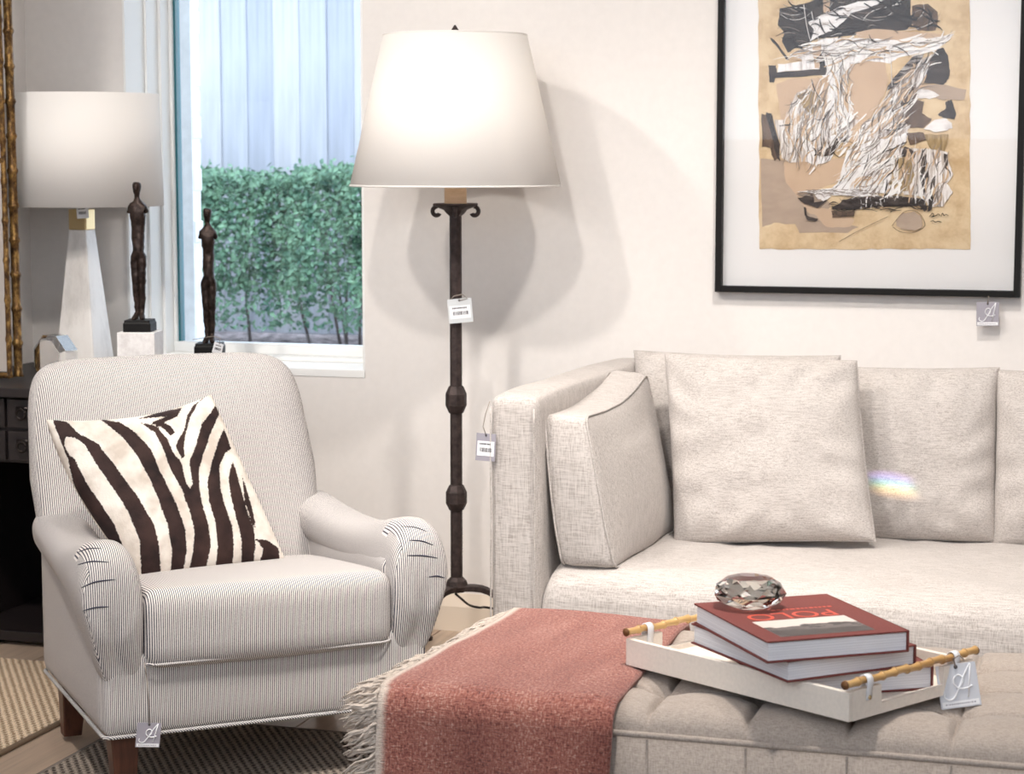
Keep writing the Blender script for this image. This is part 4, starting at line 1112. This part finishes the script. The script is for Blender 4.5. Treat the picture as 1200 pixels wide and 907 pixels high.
def book(lab, px, z0, th, w=None, d=None, title=False, ang=None, cen=None):
    """px: left, front, right corners of the top cover; z0 bottom"""
    zt_ = z0+th
    if px:
        Lp, Fp, Rp = [atz(a, b, zt_) for a, b in px]
        a1 = math.atan2((Rp-Fp).y, (Rp-Fp).x); a2 = math.atan2((Lp-Fp).y, (Lp-Fp).x) - PI/2; ang = (a1+a2)/2
        w = w or (Rp-Fp).length; d = d or (Lp-Fp).length
        cen = Fp + Vector((math.cos(ang), math.sin(ang), 0))*w/2 + Vector((-math.sin(ang), math.cos(ang), 0))*d/2
    r = thing('hardback_book', lab, 'book', (cen.x, cen.y, z0), ang, 'stacked maroon hardbacks'); hx, hy = w/2, d/2; c = .0028
    MB().box(-hx, hx, -hy, hy, 0, c).build('back_cover', M_COVER, r, bevel=.0006, seg=1)
    fc = MB().box(-hx, hx, -hy, hy, th-c, th).build('front_cover', M_COVER, r, bevel=.0006, seg=1)
    MB().box(hx-c*.9, hx+c*.2, -hy, hy, 0, th).build('spine', M_COVER, r, bevel=.0008, seg=1)
    MB().box(-hx+.004, hx-c, -hy+.004, hy-.004, c, th-c).build('page_block', M_PAGES, r)
    if title:
        Rm = Matrix.Rotation(-ang, 3, 'Z')
        pc = Rm @ (atz(953, 733.5, zt_) - cen); tc = Rm @ (atz(927, 720.5, zt_) - cen); sc_ = Rm @ (atz(938, 713, zt_) - cen)
        e0 = (atz(994, 720.5, zt_) - atz(887, 729, zt_)).length; e1 = (atz(912, 747, zt_) - atz(887, 729, zt_)).length
        MB().box(-e0/2, e0/2, -e1/2, e1/2, 0, .0002).build('cover_photo', M_PHOTO, fc, loc=(pc.x, pc.y, th))
        text_obj('title_lettering', 'POLO', .056, M_TITLE, fc, (tc.x, tc.y, th+.0002), PI, 1.02)
        mb = MB(); x = -.05
        while x < .05:
            q = random.uniform(.003, .008); mb.box(x, x+q, -.003, .003, 0, .0002); x += q+.003
        mb.build('small_print', M_TITLE, fc, loc=(sc_.x, sc_.y, th))
    return r, cen, ang
bz = TZ+.0082
an_ = R(31); bw_, bd_ = .232, .262; e1_ = Vector((math.cos(an_), math.sin(an_), 0)); e2_ = Vector((-math.sin(an_), math.cos(an_), 0)); xl_ = -hl
while True:
    fp_ = tcen + ta_*xl_ + tb_*(-hw+bt+.004); rp_ = fp_ + e1_*bw_
    if (rp_-tcen).dot(ta_) > hl-bt-.006: break
    xl_ += .003
book('lowest maroon hardback in the stack on the tray', None, bz, .0372, d=bd_, w=bw_, ang=an_, cen=fp_ + e1_*bw_/2 + e2_*bd_/2)
book('middle maroon hardback in the stack on the tray', ((804, 736), (923, 774.6), (1057.5, 762)), bz+.0374, .033, d=.275, w=.232)
b1, b1c, b1a = book('topmost maroon hardback with red title and a photograph on its cover', ((816.3, 710), (898.9, 751.8), (1052.6, 740.3)), bz+.0706, .033, title=True, d=.272, w=.232)
# crystal paperweight
cz = bz+.0706+.0332
cc = atz(878, 711, cz); mb = MB(); rings = []
for (r_, z, n_ph) in ((.026, 0, 0), (.050, .010, .5), (.058, .022, 0), (.052, .036, .5), (.036, .047, 0), (.016, .051, .5)):
    rings.append([(r_*math.cos(2*PI*(k+n_ph)/9), r_*.92*math.sin(2*PI*(k+n_ph)/9), z) for k in range(9)])
vs = [p for q in rings for p in q]; fs = []
for i in range(5):
    off = 0 if i % 2 == 0 else 1
    for k in range(9):
        a, b_ = i*9+k, i*9+(k+1) % 9
        if i % 2 == 0: c_, d_ = (i+1)*9+k, (i+1)*9+(k-1) % 9; fs += [(a, b_, c_), (a, c_, d_)]
        else: c_, d_ = (i+1)*9+(k+1) % 9, (i+1)*9+k; fs += [(a, b_, c_), (a, c_, d_)]
fs += [tuple(range(8, -1, -1)), tuple(range(45, 54))]
mb.add(vs, fs)
cw = tag(mb.build('crystal_paperweight', crystal_mat('paperweight_crystal', 1.62, (1, .97, .9, 1)), weld=True), 'faceted crystal paperweight on the topmost maroon book', 'paperweight')
cw.location = cc; cw.rotation_euler = (0, 0, R(12))

# ------------------------------------------------------------ framed artwork
PY = WY-.034
def pw(x, y, Y=WY-.012): return aty(x, y, Y)
fb = aty(1016, 345.5, PY).z; fx0 = aty(837.5, 341, PY).x; fx1 = aty(1195, 350, PY).x
FH = 1.08
art = thing('framed_artwork', 'abstract painting on deckled tan paper in a thin black frame', 'artwork', ((fx0+fx1)/2, WY, fb))
fw2 = (fx1-fx0)/2; mw_ = .016
def ab(name, mat, x0, x1, y0, y1, z0, z1, par=art, bev=.001): return MB().box(x0, x1, y0, y1, z0, z1).build(name, mat, par, bevel=bev)
ab('frame_side', M_BLACKFRAME, -fw2, -fw2+mw_, -.034, -.001, 0, FH); ab('frame_side', M_BLACKFRAME, fw2-mw_, fw2, -.034, -.001, 0, FH)
ab('frame_side', M_BLACKFRAME, -fw2+mw_, fw2-mw_, -.034, -.001, 0, mw_); ab('frame_side', M_BLACKFRAME, -fw2+mw_, fw2-mw_, -.034, -.001, FH-mw_, FH)
matb = ab('mat_board', M_MAT, -fw2+mw_, fw2-mw_, -.008, -.002, mw_, FH-mw_, bev=0)
ab('glazing', M_PICGLASS, -fw2+mw_, fw2-mw_, -.029, -.027, mw_, FH-mw_, bev=0)
ao = Vector(art.location)
def apt(x, y, layer=0):
    Yl = WY - .0095 - .00025*layer; p = aty(x, y, Yl) - ao; return p
def tanpaper():
    m_, t, b = nt('tan_paper'); b.inputs['Roughness'].default_value = .95
    f = tnoise(t, coords(t), 14, 7, .7); t.links.new(ramp(t, f, [(.34, lin((190, 160, 122))), (.55, lin((218, 194, 158))), (.75, lin((228, 208, 176)))]), b.inputs['Base Color']); return m_
M_PAPER = tanpaper()
def deckle(pts, n, amp):
    out = []
    for i in range(len(pts)):
        a, b_ = pts[i], pts[(i+1) % len(pts)]
        for k in range(n): out.append((a[0]+(b_[0]-a[0])*k/n + random.uniform(-amp, amp), a[1]+(b_[1]-a[1])*k/n + random.uniform(-amp, amp)))
    return out
def flat(name, poly, layer, mat, par, solid=0):
    mb = MB(); ps = [apt(x, y, layer) for x, y in poly]
    mb.v = [tuple(p) for p in ps]; mb.f = [tuple(range(len(ps)))]
    o = mb.build(name, mat, par)
    import bmesh
    bm = bmesh.new(); bm.from_mesh(o.data); bmesh.ops.triangulate(bm, faces=bm.faces); bm.to_mesh(o.data); bm.free()
    return o
paper = flat('paper', deckle([(890, 292-.0), (1137, 292), (1136.5, -150), (888, -150)], 34, .8), 0, M_PAPER, art)
paper.name = 'paper'
def paint(name, cols, sc, ang=0, lo=.3, hi=.7, rough=.8):
    m_, t, b = nt(name); b.inputs['Roughness'].default_value = rough
    f = tnoise(t, coords(t, sc, (0, R(ang), 0)), 1, 5, .65)
    k = len(cols)-1; t.links.new(ramp(t, f, [(lo+(hi-lo)*i/max(1, k), lin(c)) for i, c in enumerate(cols)]), b.inputs['Base Color']); return m_
PB = paint('paint_charcoal', [(40, 34, 34), (62, 54, 52), (84, 74, 70)], (20, 20, 50))
PBR = paint('paint_umber', [(74, 60, 52), (120, 98, 82)], (60, 20, 20))
PW = paint('paint_white', [(206, 200, 198), (236, 232, 230), (244, 242, 240)], (30, 20, 60), 20)
PT = paint('paint_tan', [(196, 168, 142), (206, 180, 154)], (12, 12, 12))
PG = paint('paint_taupe', [(166, 146, 130), (188, 168, 150)], (8, 8, 16))
PSV = paint('paint_streaks_vertical', [(92, 80, 72), (190, 178, 168), (238, 234, 232), (172, 146, 120)], (150, 20, 9), 10, .3, .7)
PSD = paint('paint_streaks_diagonal', [(58, 50, 48), (170, 152, 140), (236, 232, 230), (150, 124, 102)], (140, 20, 9), 32, .28, .72)
PSW = paint('paint_white_scumble', [(120, 108, 104), (214, 208, 206), (242, 240, 240)], (120, 20, 14), 40, .28, .5)
PSH = paint('paint_white_drag', [(96, 86, 84), (220, 214, 212), (244, 242, 242)], (12, 20, 120), -12, .26, .48)
PSB = paint('paint_black_drag', [(40, 34, 34), (70, 60, 58), (220, 214, 210)], (14, 20, 130), -24, .35, .68)
PK = paint('paint_olive', [(112, 92, 60), (188, 162, 120)], (120, 20, 20), 20)
# strokes traced as simple shapes; order is the paint order
def c6(pts): return [(880+x/4.444, y/4.444) for x, y in pts]          # upper half sketch units
def c7(pts): return [(880+x/4.444, 140+y/4.444) for x, y in pts]      # lower half sketch units
def rough(poly, amp=.9, n=3):
    out = []
    for i in range(len(poly)):
        a, b_ = poly[i], poly[(i+1) % len(poly)]
        for k in range(n):
            out.append((a[0]+(b_[0]-a[0])*k/n + (random.uniform(-amp, amp)), a[1]+(b_[1]-a[1])*k/n + random.uniform(-amp, amp)))
    return out
ST = [
 (PG, c7([(50,200),(190,215),(340,235),(500,190),(520,250),(470,320),(330,360),(420,440),(380,520),(560,560),(500,590),(250,590),(230,545),(120,540),(60,560)])),
 (PT, c7([(170,220),(500,200),(480,310),(330,370),(280,440),(420,470),(540,520),(520,560),(390,560),(340,500),(290,480),(260,420),(180,330)])),
 (PB, c6([(150,45),(230,30),(300,10),(480,-40),(700,-60),(830,-10),(830,60),(850,120),(800,160),(640,160),(500,190),(330,200),(300,240),(230,250),(195,275),(160,215),(175,170),(140,130)])),
 (PBR, c6([(840,30),(920,20),(970,60),(975,110),(960,160),(870,160),(840,120)])),
 (PT, c6([(372,-20),(412,-20),(410,60),(378,65)])),
 (PT, c6([(540,170),(640,150),(830,165),(1000,180),(1040,195),(900,215),(720,210),(560,195)])),
 (PB, c6([(95,195),(120,205),(205,315),(185,310),(130,240)])),
 (PSW, c6([(200,285),(300,240),(380,200),(520,195),(700,205),(860,220),(1060,175),(1010,225),(960,265),(900,275),(780,295),(720,330),(560,320),(510,380),(500,470),(520,560),(510,667),(440,667),(440,540),(430,460),(380,400),(330,360),(140,375),(140,335),(270,320)])),
 (PSH, c6([(400,240),(520,225),(680,225),(780,235),(700,262),(540,275),(420,285)])),
 (PT, c6([(320,240),(365,225),(358,355),(335,355),(325,290)])),
 (PB, c6([(92,340),(130,340),(135,375),(355,362),(362,280),(375,290),(402,378),(398,390),(125,408),(118,430),(95,425)])),
 (PSH, c6([(300,115),(380,70),(470,35),(560,10),(700,-5),(640,30),(520,70),(480,120),(420,160),(350,190),(310,215),(330,160)])),
 (PT, c6([(520,335),(600,320),(700,325),(715,420),(690,500),(640,580),(590,667),(520,667),(520,560),(515,430)])),
 (PT, c6([(130,440),(200,410),(400,405),(410,440),(390,560),(370,667),(160,667),(150,560)])),
 (PSV, c6([(170,667),(200,560),(240,480),(310,460),(360,500),(375,560),(350,640),(360,667)])),
 (PK, c6([(240,500),(300,465),(350,490),(370,540),(330,600),(290,580),(260,540)])),
 (PSW, c6([(405,440),(430,470),(440,560),(420,667),(360,667),(385,580),(400,510)])),
 (PSD, c6([(600,667),(660,560),(730,470),(800,380),(870,320),(930,290),(960,270),(900,400),(880,470),(800,560),(760,667)])),
 (PSB, c6([(700,480),(730,420),(790,350),(850,290),(900,280),(880,320),(800,400),(750,450)])),
 (PB, c6([(935,300),(970,258),(1000,250),(1025,290),(1035,370),(1030,410),(1005,442),(890,430),(900,380)])),
 (PSW, c6([(870,440),(880,380),(920,310),(945,285),(920,360),(890,430)])),
 (PG, c6([(880,440),(1010,440),(1120,470),(1110,520),(1000,520),(900,490)])),
 (PW, c6([(865,460),(920,465),(985,495),(930,515),(870,510)])),
 (PBR, c6([(770,510),(830,440),(860,460),(870,520),(905,530),(890,590),(940,620),(900,667),(770,667),(790,580)])),
 (PB, c6([(970,595),(1015,565),(1015,530),(1045,520),(1068,600),(1060,620),(1000,612)])),
 (PW, c6([(905,667),(960,625),(1010,615),(1045,640),(1050,667)])),
 (PBR, c7([(55,-30),(110,-20),(150,200),(120,215),(100,150),(60,140)])), (PB, c7([(75,-35),(105,-35),(150,130),(152,215),(135,205),(110,90)])),
 (PSV, c7([(120,0),(270,0),(280,120),(300,220),(200,225),(160,200),(150,120)])),
 (PSW, c7([(280,100),(330,130),(380,90),(440,80),(430,180),(410,215),(340,240),(290,220)])),
 (PSV, c7([(300,10),(440,0),(440,60),(380,130),(320,140)])),
 (PSD, c7([(440,0),(780,0),(830,40),(780,100),(640,110),(520,130),(450,110)])),
 (PSW, c7([(500,160),(620,110),(760,90),(820,60),(800,130),(740,180),(740,260),(720,340),(780,390),(560,380),(420,360),(460,320)])),
 (PSD, c7([(590,260),(680,160),(740,140),(700,280),(640,310)])),
 (PB, c7([(320,190),(430,130),(450,90),(580,70),(560,100),(470,120),(420,190)])),
 (PBR, c7([(810,70),(900,65),(915,105),(830,135)])), (PW, c7([(900,50),(960,0),(1035,10),(1030,55),(960,65)])),
 (PK, c7([(900,75),(1030,80),(1010,170),(930,150)])),
 (PSV, c7([(740,150),(920,150),(1020,170),(1035,240),(1055,290),(1020,330),(1052,380),(1000,450),(930,460),(900,400),(800,390),(740,290)])),
 (PK, c7([(760,200),(830,190),(850,290),(820,370),(780,380)])), (PB, c7([(800,140),(860,170),(850,205),(780,190)])),
 (PB, c7([(890,200),(915,180),(925,300),(900,400),(880,300)])), (PB, c7([(935,330),(960,290),(945,470),(920,480)])), (PB, c7([(1005,180),(1022,180),(1025,270),(1010,250)])),
 (PSH, c7([(240,375),(420,355),(640,385),(680,405),(480,395),(300,385)])),
 (PB, c7([(245,410),(320,390),(330,430),(400,420),(350,460),(280,440)])),
 (PB, c7([(480,420),(560,400),(760,400),(905,415),(920,470),(905,480),(880,450),(620,455),(550,465),(430,470),(420,465)])),
 (PW, c7([(325,380),(380,378),(418,400),(380,425),(345,410)])),
 (PB, c7([(275,455),(285,455),(290,500),(350,520),(345,530),(300,528),(278,500)])),
 (PBR, c7([(420,478),(540,475),(538,500),(425,512)])),
 (PG, c7([(755,525),(790,490),(850,480),(885,500),(892,560),(850,578),(790,572),(760,555)])),
]
for k, (mt, poly) in enumerate(ST):
    flat('brush_stroke', rough(poly, .7, 4), 1+k*.35, mt, paper)
def hairs(poly, ang, n, ln, wd, mat, layer, spread=9, curve=.6):
    mb = MB(); xs = [p[0] for p in poly]; ys = [p[1] for p in poly]; got = 0; tries = 0
    while got < n and tries < n*8:
        tries += 1; x = random.uniform(min(xs), max(xs)); y = random.uniform(min(ys), max(ys))
        if not inside(poly, x, y): continue
        a = R(ang + random.gauss(0, spread)); L = random.uniform(.4, 1)*ln; w = random.uniform(.4, 1)*wd; cv = random.gauss(0, curve); pts = []
        for t in range(6):
            u = t/5; pts.append((x + math.cos(a+cv*(u-.5))*L*(u-.5), y + math.sin(a+cv*(u-.5))*L*(u-.5)))
        o = len(mb.v)
        for t, (px_, py_) in enumerate(pts):
            ww = w*(.3+.7*math.sin(PI*(t+.6)/6.2))*random.uniform(.6, 1.1)/2; nx, ny = -math.sin(a)*ww, math.cos(a)*ww
            mb.v += [tuple(apt(px_+nx, py_+ny, layer)), tuple(apt(px_-nx, py_-ny, layer))]
        mb.f += [(o+2*t, o+2*t+1, o+2*t+3, o+2*t+2) for t in range(5)]; got += 1; layer += .004
    q = mb.build('dry_brush_marks', mat, paper); q['kind'] = 'stuff'
HL = 1+len(ST)*.35+.3
PWP = plain('paint_pure_white', (240, 237, 234), .8); PBP = plain('paint_black_line', (44, 38, 37), .8); PTP = plain('paint_tan_line', (200, 172, 142), .8); PGP = plain('paint_grey_line', (140, 128, 120), .8)
Zt = c6([(190,290),(380,200),(700,205),(1050,180),(960,265),(780,295),(560,320),(300,340)])
Zc = c6([(390,320),(510,330),(510,667),(430,667),(430,460)])
Zl = c6([(170,667),(200,540),(300,450),(400,430),(430,560),(400,667)])+[]
Zd = c6([(580,667),(720,480),(880,300),(960,270),(880,470),(780,667)])
Zm = c7([(160,0),(440,0),(430,180),(340,240),(160,210)])
Zc2 = c7([(440,0),(800,0),(800,130),(740,180),(740,300),(780,390),(440,350),(520,200),(440,120)])
Zr = c7([(740,130),(1030,160),(1050,300),(1000,450),(900,400),(760,380)])
Zk = c6([(160,40),(480,-30),(830,0),(960,60),(960,150),(640,160),(330,200),(190,260)])
for z_, an, n_, ln in ((Zt, -8, 26, 46), (Zc, 86, 22, 46), (Zl, 112, 26, 40), (Zd, 128, 34, 48), (Zm, 100, 34, 44), (Zc2, 130, 60, 44), (Zr, 104, 34, 34)):
    lite = z_ in (Zt, Zc, Zc2); hairs(z_, an, n_ if lite else n_//3, ln, 4.0, PWP, HL); hairs(z_, an, n_//2, ln*.8, 4.0, PTP, HL+.3); hairs(z_, an, n_, ln*.8, 1.8, PGP, HL+.6); hairs(z_, an, n_//3, ln*.7, 1.7, PBP, HL+.9, 25); hairs(z_, an, n_ if lite else n_//2, ln, .9, PWP, HL+1.2)
hairs(Zk, -20, 14, 40, .9, PWP, HL, 25, .8); hairs(Zk, 5, 20, 30, 1.5, PGP, HL+.3, 20); hairs(Zk, 10, 60, 26, 3, PBP, HL+.5, 30)
hairs(c7([(430,420),(900,405),(920,475),(430,475)]), 4, 60, 20, 1.6, PBP, HL, 12); hairs(c7([(560,390),(760,390),(740,470),(560,470)]), 70, 16, 7, .8, PWP, HL+.5, 40, .8)
hairs(c7([(250,370),(640,360),(640,400),(260,400)]), 2, 40, 26, 1.3, PGP, HL, 6); hairs(c7([(420,478),(540,475),(538,500),(425,512)]), 92, 30, 6, .7, PBP, HL, 6)
LAY = HL+3
def ink(name, lines, r, mat):
    for ln in lines:
        MB().tube([apt(x, y, LAY) for x, y in ln], r, 5).build(name, mat, paper, smooth=True)
ink('ink_line', [smoothline(c7(p), 4) for p in ([(735,555),(760,520),(800,480),(850,475),(890,505),(905,555),(850,588),(780,585),(740,560)], [(460,635),(540,590),(640,540),(715,505)])], .0006, PBR)
ink('ink_line', [smoothline(c6(p), 4) for p in ([(275,25),(290,130),(310,215)], [(315,60),(335,150),(355,215)], [(510,380),(540,330),(560,320)], [(718,220),(728,300),(735,450)], [(405,430),(440,480),(445,580),(430,667)])], .0009, PW)
M_SIG = plain('signature_ink', (30, 26, 26), .7)
ink('signature', [smoothline(c7(p), 4) for p in ([(930,505),(945,488),(952,500),(940,508),(965,500),(975,492),(985,500)], [(990,505),(998,488),(1005,500),(1015,495),(1028,500)], [(935,532),(950,528),(960,535),(975,530),(992,535)])], .0009, M_SIG)
price_tag('grey script tag hanging below the black picture frame', aty(1157.5, 354, PY-.002), .055, .06, R(1), 'A', [aty(1158, 350, PY-.003), aty(1158.5, 347, PY-.003)], R(-1))
